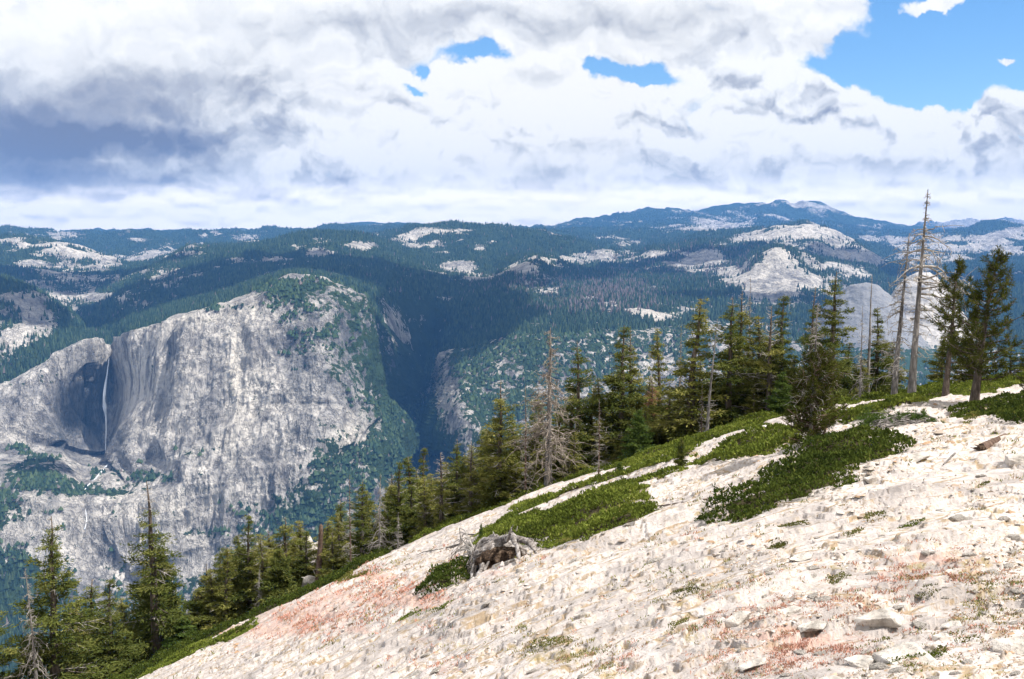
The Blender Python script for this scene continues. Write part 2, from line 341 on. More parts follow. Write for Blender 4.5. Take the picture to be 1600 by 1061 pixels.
ROCKS = [  # bare rock on the forested plateau: px, py, rx, ry, amount, min distance, max distance
 (50, 380, 70, 10, 1.2, 7e3, 9e3), (130, 392, 80, 12, 1.25, 7e3, 9e3), (175, 405, 40, 10, 1, 7e3, 9e3), (300, 395, 50, 8, .9, 8e3, 1e4), (240, 411, 60, 9, .9, 8e3, 1.1e4),
 (70, 415, 45, 12, .55, 5e3, 9e3), (140, 418, 50, 9, .5, 5e3, 9e3), (110, 442, 60, 8, .5, 4.2e3, 8e3), (45, 446, 40, 8, .4, 5e3, 8e3),
 (215, 438, 70, 12, .62, 4e3, 7e3), (255, 425, 45, 8, .5, 4e3, 7e3), (180, 460, 70, 9, .6, 4e3, 7e3), (215, 475, 60, 10, .62, 3.7e3, 6e3), (130, 462, 50, 6, .5, 4e3, 7e3), (170, 498, 50, 6, .5, 3.7e3, 6e3), (280, 448, 30, 5, .4, 4e3, 6e3), (350, 462, 26, 12, .45, 3.6e3, 6e3),
 (495, 388, 22, 18, .9, 5e3, 7e3), (500, 375, 26, 4, .8, 5e3, 7e3), (560, 384, 26, 7, .9, 6e3, 7e3), (460, 384, 12, 8, .6, 5e3, 7e3), (340, 418, 20, 5, .5, 5e3, 6.5e3),
 (640, 378, 50, 14, .85, 7.2e3, 9e3), (720, 362, 50, 6, .8, 7.2e3, 9e3), (745, 390, 30, 5, .6, 7e3, 9e3), (790, 372, 30, 5, .6, 7e3, 9e3),
 (835, 413, 48, 15, 1.5, 4.9e3, 6.3e3), (800, 420, 30, 8, .9, 4.9e3, 6.3e3), (900, 405, 60, 8, .7, 6e3, 8e3), (960, 396, 50, 8, .6, 6e3, 8e3), (1020, 402, 24, 7, .8, 5e3, 8e3), (860, 368, 40, 5, .8, 8e3, 9e3),
 (1090, 402, 40, 14, .8, 5e3, 7.5e3), (1060, 418, 35, 9, .7, 5e3, 7.5e3), (1150, 376, 25, 4, .9, 7e3, 9e3), (1020, 430, 20, 6, .5, 4.7e3, 6e3),
 (1213, 405, 44, 22, 1.9, 4.8e3, 5.8e3), (1235, 438, 50, 18, 1.3, 4.6e3, 5.8e3), (1200, 432, 40, 14, 1.3, 4.6e3, 5.8e3), (1190, 455, 40, 14, .7, 4e3, 5.6e3),
 (1265, 360, 46, 12, 1.7, 7.2e3, 9e3), (1300, 368, 30, 8, 1.2, 7.5e3, 9e3), (1200, 368, 40, 10, .7, 7e3, 9e3), (1355, 405, 22, 14, .9, 6.6e3, 9e3), (1330, 428, 26, 12, .8, 5.5e3, 8e3), (1310, 395, 12, 6, .7, 6.6e3, 9e3),
 (940, 500, 110, 20, .62, 3.5e3, 5e3), (1010, 490, 60, 16, .72, 3.5e3, 5e3), (1060, 480, 60, 12, .6, 3.5e3, 5e3), (900, 540, 60, 20, .5, 3e3, 4e3), (1100, 520, 90, 24, .62, 3.3e3, 4.5e3), (780, 560, 60, 30, .55, 3e3, 4e3), (860, 600, 70, 30, .5, 3e3, 4e3),
 (1470, 375, 50, 10, .9, 8e3, 1.3e4), (1480, 385, 40, 7, 1.1, 7e3, 1.1e4), (1555, 372, 30, 9, 1.1, 9e3, 1.3e4), (1590, 362, 30, 8, .8, 1e4, 1.4e4), (1400, 400, 60, 8, .7, 7e3, 1.1e4), (1385, 375, 30, 8, .8, 9e3, 1.3e4), (1350, 372, 18, 7, .9, 9e3, 1.4e4),
 (45, 510, 70, 60, 1.0, 3.5e3, 4.3e3),
 (1030, 330, 70, 4, .5, 1.4e4, 1.8e4), (1240, 319, 50, 6, .8, 1.4e4, 1.8e4), (1120, 345, 40, 6, .4, 1.25e4, 1.8e4), (1060, 365, 40, 9, .75, 9.9e3, 1.5e4), (1105, 360, 20, 10, .8, 9.9e3, 1.5e4), (1180, 335, 60, 6, .45, 1.3e4, 1.8e4), (1160, 352, 30, 8, .6, 1.2e4, 1.6e4), (595, 354, 40, 5, .7, 1.4e4, 1.8e4), (980, 345, 50, 5, .4, 1.3e4, 1.8e4), (1360, 355, 30, 6, .7, 1.3e4, 1.8e4), (1520, 350, 60, 5, .6, 1.85e4, 3e4),
]
_rr = np.random.default_rng(77)
for _ in range(95):
    _x, _y = _rr.uniform(-50, 1650), 362 + 125 * _rr.random() ** 1.3; _w = _rr.uniform(8, 34)
    ROCKS.append((_x, _y, _w, _w * _rr.uniform(.16, .38), _rr.uniform(.5, 1.0), 4.2e3, 1.4e4))
VEGC = [  # scrub and trees on the cliff country: px, py, rx, ry, amount
 (50, 742, 70, 22, .9), (100, 765, 50, 12, .6), (20, 700, 40, 12, .6), (290, 705, 60, 18, .40), (235, 745, 55, 16, .62), (175, 768, 50, 8, .5), (320, 765, 40, 8, .4), (330, 830, 60, 8, .5), (225, 845, 40, 6, .4), (400, 800, 90, 30, .12),
 (20, 790, 30, 14, .4), (0, 800, 26, 30, .4), (490, 800, 80, 50, .5), (500, 720, 40, 44, .42), (560, 720, 60, 40, .25), (610, 720, 40, 30, .6), (600, 640, 50, 60, .5), (560, 560, 60, 60, .16), (640, 600, 50, 70, .9), (660, 680, 40, 40, 1.0), (450, 540, 24, 50, .45), (430, 470, 60, 24, .35), (540, 500, 60, 30, .3),
 (450, 447, 80, 14, 1.0), (520, 540, 60, 70, .22), (580, 560, 50, 70, .28), (540, 470, 80, 16, .3), (590, 500, 50, 40, .35), (720, 560, 40, 40, .35), (800, 620, 80, 60, .35), (760, 700, 100, 40, .3), (850, 560, 90, 40, .25), (60, 590, 30, 12, .2), (70, 560, 40, 6, .3), (700, 700, 20, 20, .3), (1300, 560, 200, 40, .3), (350, 480, 60, 5, .35),
]
PALEC = [(200, 830, 160, 40, .4), (20, 830, 60, 40, .4), (330, 690, 60, 30, .3), (420, 620, 40, 60, .25), (235, 590, 60, 60, .75), (195, 610, 16, 60, .4), (380, 560, 30, 90, .75), (370, 600, 18, 80, .5), (300, 560, 60, 50, .35), (250, 512, 70, 8, .9), (300, 498, 70, 7, .9), (350, 482, 60, 7, .9), (400, 470, 16, 30, .5), (250, 660, 50, 22, .5), (30, 670, 40, 30, .55), (250, 790, 80, 26, .55), (60, 790, 50, 26, .55), (120, 560, 50, 16, .5),
         (560, 700, 34, 40, .75), (545, 690, 14, 50, .7), (680, 640, 16, 40, .9), (360, 720, 10, 60, .6), (440, 740, 10, 40, .5), (150, 540, 22, 8, .8), (590, 650, 30, 26, .45), (700, 620, 18, 26, .6), (280, 880, 80, 26, .3), (120, 745, 60, 10, .4), (195, 620, 18, 60, .3)]
PALEB = [(835, 410, 48, 15, 1), (1213, 400, 44, 18, 1), (1265, 360, 46, 12, 1), (130, 392, 90, 12, .8), (50, 380, 60, 9, .8), (1240, 320, 60, 10, .6), (1480, 380, 60, 12, .6), (1000, 490, 100, 14, .6), (650, 372, 60, 12, .6), (1060, 365, 40, 9, .6)]
def gsum(px, py, blobs):
    s = np.zeros_like(px, dtype=np.float32)
    for b in blobs:
        s += b[4] * np.exp(-((px - b[0]) / b[2]) ** 2 - ((py - b[1]) / b[3]) ** 2).astype(np.float32)
    return s
far_mat = mat_far()
NC = 1380
def build_far():
    px = np.linspace(-290, 1890, NC)
    cy, cz, cx, amp, vg = [], [], [], [], []
    ker = np.exp(-np.linspace(-2.5, 2.5, 11) ** 2 / 2); ker /= ker.sum()
    for rows, a, v, pts in LINES:
        X = [p[0] for p in pts]; Y = np.interp(px, X, [p[2] for p in pts])
        if isinstance(pts[0][1], tuple): Z = np.full(NC, float(pts[0][1][1]))
        else:
            # low wander so crests are not straight chords
            PYv = np.interp(px, X, [p[1] for p in pts])
            Z = at(px, PYv, Y)[:, 2]
        Zp = np.pad(Z, 5, mode='edge'); Yp = np.pad(Y, 5, mode='edge')
        Z = np.convolve(Zp, ker, 'valid'); Y = np.convolve(Yp, ker, 'valid')
        cy.append(Y); cz.append(Z); amp.append(a); vg.append(v)
    cy = np.array(cy); cz = np.array(cz)
    def pchip(v):
        d = np.diff(v, axis=0); m = np.zeros_like(v)
        prod = d[:-1] * d[1:]; m[1:-1] = np.where(prod > 0, 2 * prod / (d[:-1] + d[1:] + np.where(prod > 0, 0, 1)), 0)
        m[0] = d[0]; m[-1] = d[-1]; return m
    my, mz = pchip(cy), pchip(cz)
    my = 0.5 * my + 0.25 * (np.pad(np.diff(cy, axis=0), ((1, 0), (0, 0)), mode='edge') + np.pad(np.diff(cy, axis=0), ((0, 1), (0, 0)), mode='edge'))
    Yr, Zr, Ar, Vr, Kr = [], [], [], [], []
    for k in range(len(LINES) - 1):
        n = LINES[k][0]
        for t in np.arange(n) / n:
            h00, h10, h01, h11 = 2 * t**3 - 3 * t**2 + 1, t**3 - 2 * t**2 + t, -2 * t**3 + 3 * t**2, t**3 - t**2
            Yr.append(h00 * cy[k] + h10 * my[k] + h01 * cy[k + 1] + h11 * my[k + 1])
            Zr.append(h00 * cz[k] + h10 * mz[k] + h01 * cz[k + 1] + h11 * mz[k + 1])
            Ar.append(amp[k] * (1 - t) + amp[k + 1] * t); Vr.append(vg[k] * (1 - t) + vg[k + 1] * t); Kr.append(k + t)
    Yr.append(cy[-1]); Zr.append(cz[-1]); Ar.append(amp[-1]); Vr.append(vg[-1]); Kr.append(len(LINES) - 1)
    Y = np.array(Yr); Z = np.array(Zr); A = np.array(Ar)[:, None]; V = np.array(Vr)[:, None]; K = np.array(Kr)[:, None]
    NRr = len(Y)
    # x from the column's bearing (columns are vertical planes through the viewpoint)
    X = (px - 800)[None, :] / F * CP * Y * 1.0
    P = np.stack([X, Y, Z], -1)
    # normals
    dr = np.gradient(P, axis=0); dc = np.gradient(P, axis=1)
    n = np.cross(dc, dr); n /= np.linalg.norm(n, axis=-1, keepdims=True) + 1e-9
    n[n[..., 2] < 0] *= -1
    steep = smooth(1 - n[..., 2], 0.15, 0.5)
    cliff = smooth(K, 2.6, 3.2) * (1 - smooth(K, 6.0, 6.6)) + np.exp(-((P[..., 0] - at(40, 520, 3800)[0]) / 300) ** 2) * smooth(K, 7, 7.4) * (1 - smooth(K, 7.9, 8.2))
    cliff = np.clip(cliff, 0, 1) * (0.35 + 0.65 * steep)
    flat = P.reshape(-1, 3)
    ppx, ppy = proj(P)
    # big relief: gullies and ribs
    q = flat * np.array([1 / 240, 1 / 240, 1 / 1100]); ribs = fbm(q, 6, 0.55, 3, ridged=True).reshape(Y.shape)
    q = flat * np.array([1 / 80, 1 / 80, 1 / 420]); ribs2 = fbm(q, 5, 0.58, 30, ridged=True).reshape(Y.shape)
    q = flat * np.array([1 / 430, 1 / 430, 1 / 2600]); butt = fbm(q, 3, 0.45, 21, ridged=True).reshape(Y.shape)
    q = flat / 420.0; hills = fbm(q, 6, 0.5, 60).reshape(Y.shape)
    q = flat / 620.0; ridg = (fbm(q, 6, 0.55, 65, ridged=True) - .1).reshape(Y.shape)
    q = flat / 50.0; fine = fbm(q, 3, 0.6, 90).reshape(Y.shape)
    smoothwall = gsum(ppx, ppy, [(110, 640, 60, 60, .8), (230, 600, 50, 70, .6), (200, 620, 30, 60, .4)])
    ca = cliff * (1 - np.clip(smoothwall, 0, .85))
    D = P[..., 1]
    disp = ca * (butt * 60 + ribs * 44 + ribs2 * 20 + fine * 4) + (1 - cliff) * (hills * A * 1.9 + ridg * 46 * smooth(K, 6.3, 8)) * np.clip(D / 5500, 0.4, 2.0) + (1 - cliff) * fine * 3.0 + cliff * fine * 1.5
    crest = smooth(K, 14.5, 15) * (1 - smooth(K, 15, 15.5))
    disp = disp * (1 - 0.6 * crest)
    P = P + n * disp[..., None] * smooth(K, 0, 1)[..., None]
    ppx, ppy = proj(P)
    # vegetation attribute
    veg = np.broadcast_to(V, Y.shape).astype(np.float32).copy()
    rocks = np.zeros_like(veg)
    for b in ROCKS:
        rocks += b[4] * np.exp(-((ppx - b[0]) / b[2]) ** 2 - ((ppy - b[1]) / b[3]) ** 2) * (D > b[5]) * (D < b[6])
    plateau = smooth(K, 6.3, 6.9)
    east = smooth(ppx, 690, 760) * smooth(K, 3, 4) * (1 - smooth(K, 8, 9))
    rn_ = fbm(flat * np.array([1 / 210, 1 / 210, 1 / 120]), 4, 0.65, 210).reshape(Y.shape)
    veg = veg - rocks * plateau * 0.8 * np.clip(1 + 2.0 * rn_, 0.15, 1.9)
    veg = veg - (K > 2.2) * (K < 3.6) * np.exp(-((ppx - 200) / 230) ** 2) * 0.14
    veg = np.where(plateau < 0.5, veg + gsum(ppx, ppy, VEGC) * 0.62, veg)
    veg = veg + east * (0.36 - veg * 0.30) * (K < 7.5)
    strip = np.exp(-((ppy - (620 - (ppx) * 0.85 * 1.0)) / 26) ** 2) * (ppx < 110) * (K > 6.3) * (K < 8)
    veg += strip * 0.8
    far_bare = np.clip(fbm(flat * np.array([1 / 700, 1 / 700, 1 / 300]), 4, 0.6, 200).reshape(Y.shape), -1, 1)
    veg -= plateau * np.clip(far_bare, -0.2, 1) * 1.05
    veg += smooth(K, 13.5, 15) * 0.12
    pale = gsum(ppx, ppy, PALEC) * (1 - plateau) + plateau * (0.35 + gsum(ppx, ppy, PALEB) * 0.8)
    streak = cliff * (0.5 + gsum(ppx, ppy, [(230, 560, 60, 60, .4), (120, 640, 60, 60, .4), (410, 560, 20, 60, .4)]))
    burn = gsum(ppx, ppy, [(960, 455, 60, 20, .8), (1100, 410, 90, 22, .5), (930, 480, 80, 12, .5), (820, 445, 90, 14, .3)]) * (D > 4000)
    tone = gsum(ppx, ppy, [(115, 650, 34, 60, .85), (150, 620, 26, 80, .8), (190, 690, 16, 30, .5), (100, 700, 24, 14, .6), (560, 560, 60, 90, .45), (470, 560, 26, 80, .45), (620, 590, 50, 80, .5), (510, 470, 60, 26, .3), (275, 540, 8, 50, .45), (330, 610, 30, 40, .2), (80, 790, 14, 20, .5)]) * smooth(K, 2.9, 3.2) * (1 - plateau)  # dark tint: wall stains, plus shade of the alcove and right wall put in
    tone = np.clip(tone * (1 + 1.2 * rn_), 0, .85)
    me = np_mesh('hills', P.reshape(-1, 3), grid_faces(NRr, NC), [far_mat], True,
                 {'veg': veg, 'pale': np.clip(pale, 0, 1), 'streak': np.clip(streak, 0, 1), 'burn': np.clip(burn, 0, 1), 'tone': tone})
    o = link('hills', me); tag(o, kind='structure')
    return P, veg, K, n, ppx, ppy, burn, n1like(flat).reshape(Y.shape)
def n1like(flat): return fbm(flat * 0.012, 3, 0.6, 77)
FP, FVEG, FK, FN, FPX, FPY, FBURN, FN1 = build_far()
def mat_dome():
    m, N = new_mat('dome_granite')
    P = N.node('ShaderNodeTexCoord').outputs['Object']; tone = N.attr('tone'); veg = N.attr('veg')
    a = N.noise(N.mapping(P, (1, 1, 2.2), rot=(0.2, 0.1, 0)), 0.012, 5, .6); b = N.noise(P, 0.06, 4, .6)
    col = N.ramp(N.add(N.mul(a, .6), N.mul(b, .4)), [(.38, (.22, .205, .19)), (.47, (.42, .39, .355)), (.56, (.54, .50, .455))])
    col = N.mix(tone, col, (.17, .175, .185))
    col = N.mix(N.sstep(N.add(veg, N.mul(N.sub(b, .5), 2.6)), .42, .5), col, (.03, .055, .03))
    finish(N, pbsdf(N, col, .9, bump(N, N.add(N.mul(a, 14), N.mul(b, 4)), .8, 1.0), .05)); return m
M_DOME = mat_dome()
def granite_dome(px, top, bot, Y, hw, depth, seed, tone, lean, vz):
    c = at(px, bot, Y); t = at(px, top, Y); h = t[2] - c[2]; w = hw * Y / F
    n = 190; m_ = 110
    th = np.linspace(0, 2 * math.pi, n, endpoint=False); rho = np.linspace(1.9, 0.0, m_)
    T, Rh = np.meshgrid(th, rho); e = np.exp(-(Rh / .80) ** 2.1) - .06 * Rh ** 2
    f = np.stack([np.cos(T) * Rh * w + lean * e * w + c[0], np.sin(T) * Rh * depth + c[1], e * h + c[2]], -1).reshape(-1, 3)
    d = fbm(f * np.array([1 / 130, 1 / 130, 1 / 130]), 5, .5, seed) * 22 + fbm(f * np.array([1 / 45, 1 / 45, 1 / 45]), 5, .65, seed + 9, ridged=True) * 11
    f[:, 2] += d
    v = smooth(-e.ravel(), -vz, -vz + .25) * 1.1
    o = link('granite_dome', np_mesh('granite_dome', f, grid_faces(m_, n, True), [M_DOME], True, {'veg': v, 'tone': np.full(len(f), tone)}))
    tag(o, kind='structure')
granite_dome(1434, 426, 545, 4300, 88, 300, 501, 0.0, .04, .24)
granite_dome(1345, 441, 560, 4150, 104, 330, 521, 0.85, .0, .30)  # greyer: the shade on this sheltered dome is put into its colour
print('far terrain', FP.shape, round(time.time() - T0, 1))

# ------------------------------------------------------------------ forest: every far tree a small cone in one countless mass
def mat_forest():
    m, N = new_mat('forest')
    r = N.attr('rnd')
    col = N.ramp(r, [(0.0, (0.014, 0.030, 0.020)), (0.35, (0.034, 0.062, 0.036)), (0.7, (0.070, 0.105, 0.050)), (0.9, (0.10, 0.125, 0.06)), (1.0, (0.17, 0.14, 0.13))])
    finish(N, pbsdf(N, col, 0.9, None, 0.05)); return m
def cones(pos, h, w, rnd, name, mat, sides=4):
    n = len(pos); th = R.random(n) * 6.28
    ang = th[:, None] + np.arange(sides)[None, :] * (2 * math.pi / sides)
    lean = R.normal(0, 0.03, (n, 2)) * h[:, None]
    V = np.zeros((n, sides + 1, 3), np.float32)
    wj = w[:, None] * R.uniform(0.75, 1.25, (n, sides))
    V[:, :sides, 0] = pos[:, 0:1] + np.cos(ang) * wj; V[:, :sides, 1] = pos[:, 1:2] + np.sin(ang) * wj
    V[:, :sides, 2] = pos[:, 2:3] + h[:, None] * R.uniform(0.0, 0.14, (n, sides))
    V[:, sides, 0] = pos[:, 0] + lean[:, 0]; V[:, sides, 1] = pos[:, 1] + lean[:, 1]; V[:, sides, 2] = pos[:, 2] + h
    b = (np.arange(n) * (sides + 1))[:, None]
    k = np.arange(sides)[None, :]
    Fc = np.stack([b + k, b + (k + 1) % sides, np.broadcast_to(b + sides, (n, sides))], -1).reshape(-1, 3)
    me = np_mesh(name, V.reshape(-1, 3), Fc, [mat], False, {'rnd': np.repeat(rnd, sides + 1)})
    o = link(name, me); return o
def build_forest(count):
    P = FP; veg = FVEG + 0.55 * FN1
    c = (P[:-1, :-1] + P[1:, 1:]) / 2
    ar = np.linalg.norm(np.cross(P[1:, :-1] - P[:-1, :-1], P[:-1, 1:] - P[:-1, :-1]), axis=-1)
    v = (veg[:-1, :-1] + veg[1:, 1:]) / 2; k = (FK[:-1, :] + FK[1:, :]) / 2
    D = c[..., 1]; Px, Py = FPX[:-1, :-1], FPY[:-1, :-1]
    nz = FN[:-1, :-1, 2]
    w = ar / np.maximum(D, 2500) ** 2 * smooth(v, 0.40, 0.62) * smooth(nz, 0.35, 0.6)
    w = w + 0.20 * ar / np.maximum(D, 2500) ** 2 * smooth(v, -0.1, 0.4) * smooth(nz, 0.35, 0.6) * (k > 6.2)
    w *= (Px > -60) & (Px < 1660) & (Py < 1075) & (D > 1500) & (D < 15000)
    # cells facing away from the viewpoint
    vd = c / np.linalg.norm(c, axis=-1, keepdims=True)
    facing = -(vd * FN[:-1, :-1]).sum(-1)
    w *= 0.15 + 0.85 * (facing > -0.03)
    w = w.ravel() / w.sum()
    idx = np.searchsorted(np.cumsum(w), R.random(count)); idx = np.clip(idx, 0, len(w) - 1)
    i, j = np.divmod(idx, P.shape[1] - 1)
    a, b = R.random(count)[:, None], R.random(count)[:, None]
    pos = P[i, j] * (1 - a) * (1 - b) + P[i + 1, j] * a * (1 - b) + P[i, j + 1] * (1 - a) * b + P[i + 1, j + 1] * a * b
    D = pos[:, 1]
    h = np.maximum(R.uniform(13, 31, count), D / 996 * R.uniform(1.2, 2.7, count))
    # scrubby, round-headed growth on the talus and ledges
    kk = FK[i, 0]; scrub = (kk > 2.6) & (kk < 6.05)
    h = np.where(scrub, h * 0.55, h)
    wd = h * np.where(scrub, R.uniform(.4, .7, count), R.uniform(0.17, 0.27, count))
    rnd = np.clip(R.beta(2, 2, count) * 0.8 + 0.02, 0, 1)
    br = FBURN[i, j] > R.random(count) * 1.3
    rnd = np.where(br | (R.random(count) < 0.012), 1.0, rnd)
    pos[:, 2] -= h * 0.06
    o = cones(pos, h, wd, rnd, 'forest', mat_forest())
    tag(o, 'dark green conifer forest covering the far slopes and plateaus', 'forest', kind='stuff')
build_forest(210000)
print('forest', round(time.time() - T0, 1))

# ------------------------------------------------------------------ waterfall
def build_falls():
    m, N = new_mat('falling_water')
    P = N.node('ShaderNodeTexCoord').outputs['Object']
    n = N.noise(N.mapping(P, (1, 1, 0.12)), 0.12, 5, 0.6)
    finish(N, pbsdf(N, N.ramp(n, [(0.3, (0.45, 0.5, 0.58)), (0.6, (0.9, 0.92, 0.95))]), 0.6))
    wet = [(170.5, 560, 2.2), (169.5, 568, 2.6), (168, 577, 3.2), (167, 586, 3.6), (165.5, 596, 5), (164, 606, 8.5), (163, 616, 11), (163.2, 626, 9), (163.5, 636, 9.5), (165, 646, 5.5), (165.6, 656, 4), (166, 666, 3), (165.8, 676, 3.4), (165.2, 688, 2.4), (165, 700, 3), (165, 708, 3), (164.5, 716, 7), (165, 720, 14)]
    px = np.linspace(-290, 1890, NC); vs = []
    Dm = FP[..., 1]
    def depth(u, v):
        j = int(np.argmin(np.abs(px - u))); k0 = (FK[:, 0] > 4.6) & (FK[:, 0] < 6.3)
        col = np.where(k0)[0]; i = col[np.argmin(np.abs(FPY[col, j] - v))]
        return float(Dm[col, max(j - 3, 0):j + 4].min(axis=1)[np.argmin(np.abs(FPY[col, j] - v))])
    ds = [depth(u, v) for u, v, w in wet]
    ds = np.minimum(np.minimum.accumulate(np.array(ds)), float(np.min(ds)) + 60) - 12
    V = []; n_ = 10
    for (u, v, w), d in zip(wet, ds):
        c = at(u, v, d)
        for a in range(n_):
            t = a / n_ * 2 * math.pi
            V.append((c[0] + math.cos(t) * w * 0.62 + R.normal(0, w * .16), c[1] + math.sin(t) * w * 0.35, c[2]))
    o = link('waterfall', np_mesh('waterfall', np.array(V), grid_faces(len(wet), n_, True), [m], True)); tag(o, kind='structure')
    # cascade below the pool and a second white thread lower down
    pts = [(163, 722, 10), (155, 728, 7), (148, 738, 5), (138, 748, 4), (128, 757, 3), (118, 768, 3), (112, 782, 4), (110, 796, 4), (108, 812, 3), (104, 826, 3)]
    V = []
    for u, v, w in pts:
        j = int(np.argmin(np.abs(px - u))); col = np.where((FK[:, 0] > 2.9) & (FK[:, 0] < 5.1))[0]
        i = col[np.argmin(np.abs(FPY[col, j] - v))]; c = FP[i, j] + np.array([0, -3, 1]); w = w * .55
        for a in range(6):
            t = a / 6 * 2 * math.pi; V.append((c[0] + math.cos(t) * w, c[1] + math.sin(t) * w * .5, c[2] + math.sin(t) * w * .5))
    o = link('cascade', np_mesh('cascade', np.array(V), grid_faces(len(pts), 6, True), [m], True)); tag(o, kind='structure')
build_falls()

# ------------------------------------------------------------------ clouds overhead: they throw the shade that lies on the valley
def build_clouds():
    m, N = new_mat('cloud')
    finish(N, pbsdf(N, (0.9, 0.9, 0.9), 1.0, None, 0.0))
    spots = [  # shaded ground at px, py, Y and half sizes in metres across / away
        (180, 470, 5000, 1000, 620), (60, 420, 6200, 900, 400), (420, 410, 5300, 800, 520), (560, 425, 4900, 520, 450), (640, 440, 5000, 520, 520), (545, 520, 3650, 130, 160), (600, 560, 3800, 150, 200),
        (650, 560, 4500, 330, 520), (640, 640, 3900, 200, 330), (740, 450, 5300, 450, 380), (850, 436, 5500, 420, 220), (960, 425, 5900, 420, 260), (740, 520, 4100, 230, 260), (720, 560, 3700, 130, 140),
        (1080, 405, 6500, 600, 270), (1290, 395, 6600, 420, 260), (1400, 430, 7000, 700, 420), (1560, 430, 7000, 900, 600), (1130, 465, 4700, 300, 130),
        (1250, 470, 4700, 200, 120), (110, 650, 3450, 75, 60), (60, 750, 3080, 120, 75), (20, 520, 3950, 220, 180)]
    vs, fs = [], []; off = 0
    H = 2500.0
    import bmesh
    for px, py, Y, rx, ry in spots:
        c = at(px, py, Y); k = (H - c[2]) / SUN[2]
        c = c + SUN * k
        bm = bmesh.new(); bmesh.ops.create_icosphere(bm, subdivisions=5 if rx > 300 else 4, radius=1.0)
        v = np.array([q.co[:] for q in bm.verts]); f = np.array([[q.index for q in ff.verts] for ff in bm.faces]); bm.free()
        w = v * np.array([rx, ry, 1.0]) / 260.0 + c / 700.0
        d = 1 + 0.34 * fbm(w, 4, 0.55, 5)
        v = v * d[:, None] * np.array([rx, ry, min(rx, ry) * 0.45]); v[:, 2] = np.where(v[:, 2] < 0, v[:, 2] * 0.25, v[:, 2])
        vs.append(v + c); fs.append(f + off); off += len(v)
    o = link('clouds', np_mesh('clouds', np.concatenate(vs), np.concatenate(fs), [m], True)); tag(o, kind='stuff')
build_clouds()

# ------------------------------------------------------------------ haze: the blue air between here and the far ridges
def build_haze():
    m, N = new_mat('haze')
    v = N.node('ShaderNodeVolumePrincipled'); v.inputs['Color'].default_value = (0.14, 0.41, 1.0, 1); v.inputs['Density'].default_value = 4.3e-5
    v.inputs['Anisotropy'].default_value = 0.0
    o = N.node('ShaderNodeOutputMaterial'); N.l.new(v.outputs[0], o.inputs['Volume'])
    x0, x1, y0, y1, z0, z1 = -22000, 22000, -1500, 21500, -1700, 900
    V = [(x, y, z) for z in (z0, z1) for y in (y0, y1) for x in (x0, x1)]
    Fc = [(0, 2, 3, 1), (4, 5, 7, 6), (0, 1, 5, 4), (2, 6, 7, 3), (0, 4, 6, 2), (1, 3, 7, 5)]
    tag(link('haze', np_mesh('haze', np.array(V), np.array(Fc), [m])), kind='stuff')
build_haze()
# ------------------------------------------------------------------ the granite slope under the viewer
EDGE = [(-900, 1420, 62), (-400, 1275, 62), (0, 1160, 60), (200, 1069, 60), (300, 1018, 59), (400, 972, 58), (500, 922, 57), (600, 876, 55), (700, 830, 52), (830, 778, 50), (950, 738, 48), (1100, 692, 46), (1230, 655, 45), (1320, 643, 44), (1400, 630, 43), (1500, 618, 42), (1600, 606, 42), (1800, 588, 42), (2300, 560, 40)]
_ex, _ey, _ez = ray([e[0] for e in EDGE], [e[1] for e in EDGE])
E_TH = np.arctan2(_ex, _ey); E_SL = _ez / np.hypot(_ex, _ey); E_D = np.array([e[2] for e in EDGE], float)
EYE = 2.2
_tt = np.linspace(-math.pi, math.pi, 1441)
_sl = np.interp(_tt, np.concatenate([[-math.pi], E_TH, [math.pi]]), np.concatenate([[-0.30], E_SL, [-0.30]]))
_dd = np.interp(_tt, np.concatenate([[-math.pi], E_TH, [math.pi]]), np.concatenate([[50], E_D, [50]]))
_k = np.hanning(25); _k /= _k.sum()
_sl = np.convolve(np.concatenate([_sl[-13:-1], _sl, _sl[1:13]]), _k, 'valid'); _dd = np.convolve(np.concatenate([_dd[-13:-1], _dd, _dd[1:13]]), _k, 'valid')
MOUNDS = []
for px_, py_, Y_, w_, a_ in [(480, 858, 84, 8, 1)]:
    q = at(px_, py_, Y_); MOUNDS.append((q[0], q[1], q[2], w_))
def ground_base(x, y):
    x = np.asarray(x, float); y = np.asarray(y, float)
    th = np.arctan2(x, y); r = np.hypot(x, y)
    E = np.interp(th, _tt, _sl); D = np.interp(th, _tt, _dd)
    q = EYE / D ** 2; g = E + 2 * EYE / D
    z = -EYE + g * r - q * r * r
    far = np.maximum(r - 95, 0); z = z - far * 0.9 - far ** 2 * 0.0005
    return z
_mh = []
for mx_, my_, mz_, mw_ in MOUNDS: _mh.append(mz_ - float(ground_base(mx_, my_)))
def ground_smooth(x, y):
    z = ground_base(x, y)
    for (mx_, my_, mz_, mw_), h in zip(MOUNDS, _mh):
        z = z + h * np.exp(-((x - mx_) ** 2 + (y - my_) ** 2) / mw_ ** 2)
    return z
def hit(px, py, far_ok=True):
    """where the sight line through a photo pixel meets the slope (x, y); past the brow it stays just behind it"""
    px = np.atleast_1d(np.asarray(px, float)); py = np.atleast_1d(np.asarray(py, float))
    dx, dy, dz = ray(px, py); hh = np.hypot(dx, dy)
    rs = np.concatenate([np.linspace(2.5, 40, 500), np.linspace(40.1, 62, 150)])
    X = dx[:, None] / hh[:, None] * rs; Y = dy[:, None] / hh[:, None] * rs; Zr = dz[:, None] / hh[:, None] * rs
    below = Zr < ground_base(X, Y)
    i = np.argmax(below, 1); none = ~below.any(1)
    D = np.interp(np.arctan2(dx, dy), _tt, _dd)
    r = np.where(none, D * 1.02, rs[i])
    return np.stack([dx / hh * r, dy / hh * r], -1)

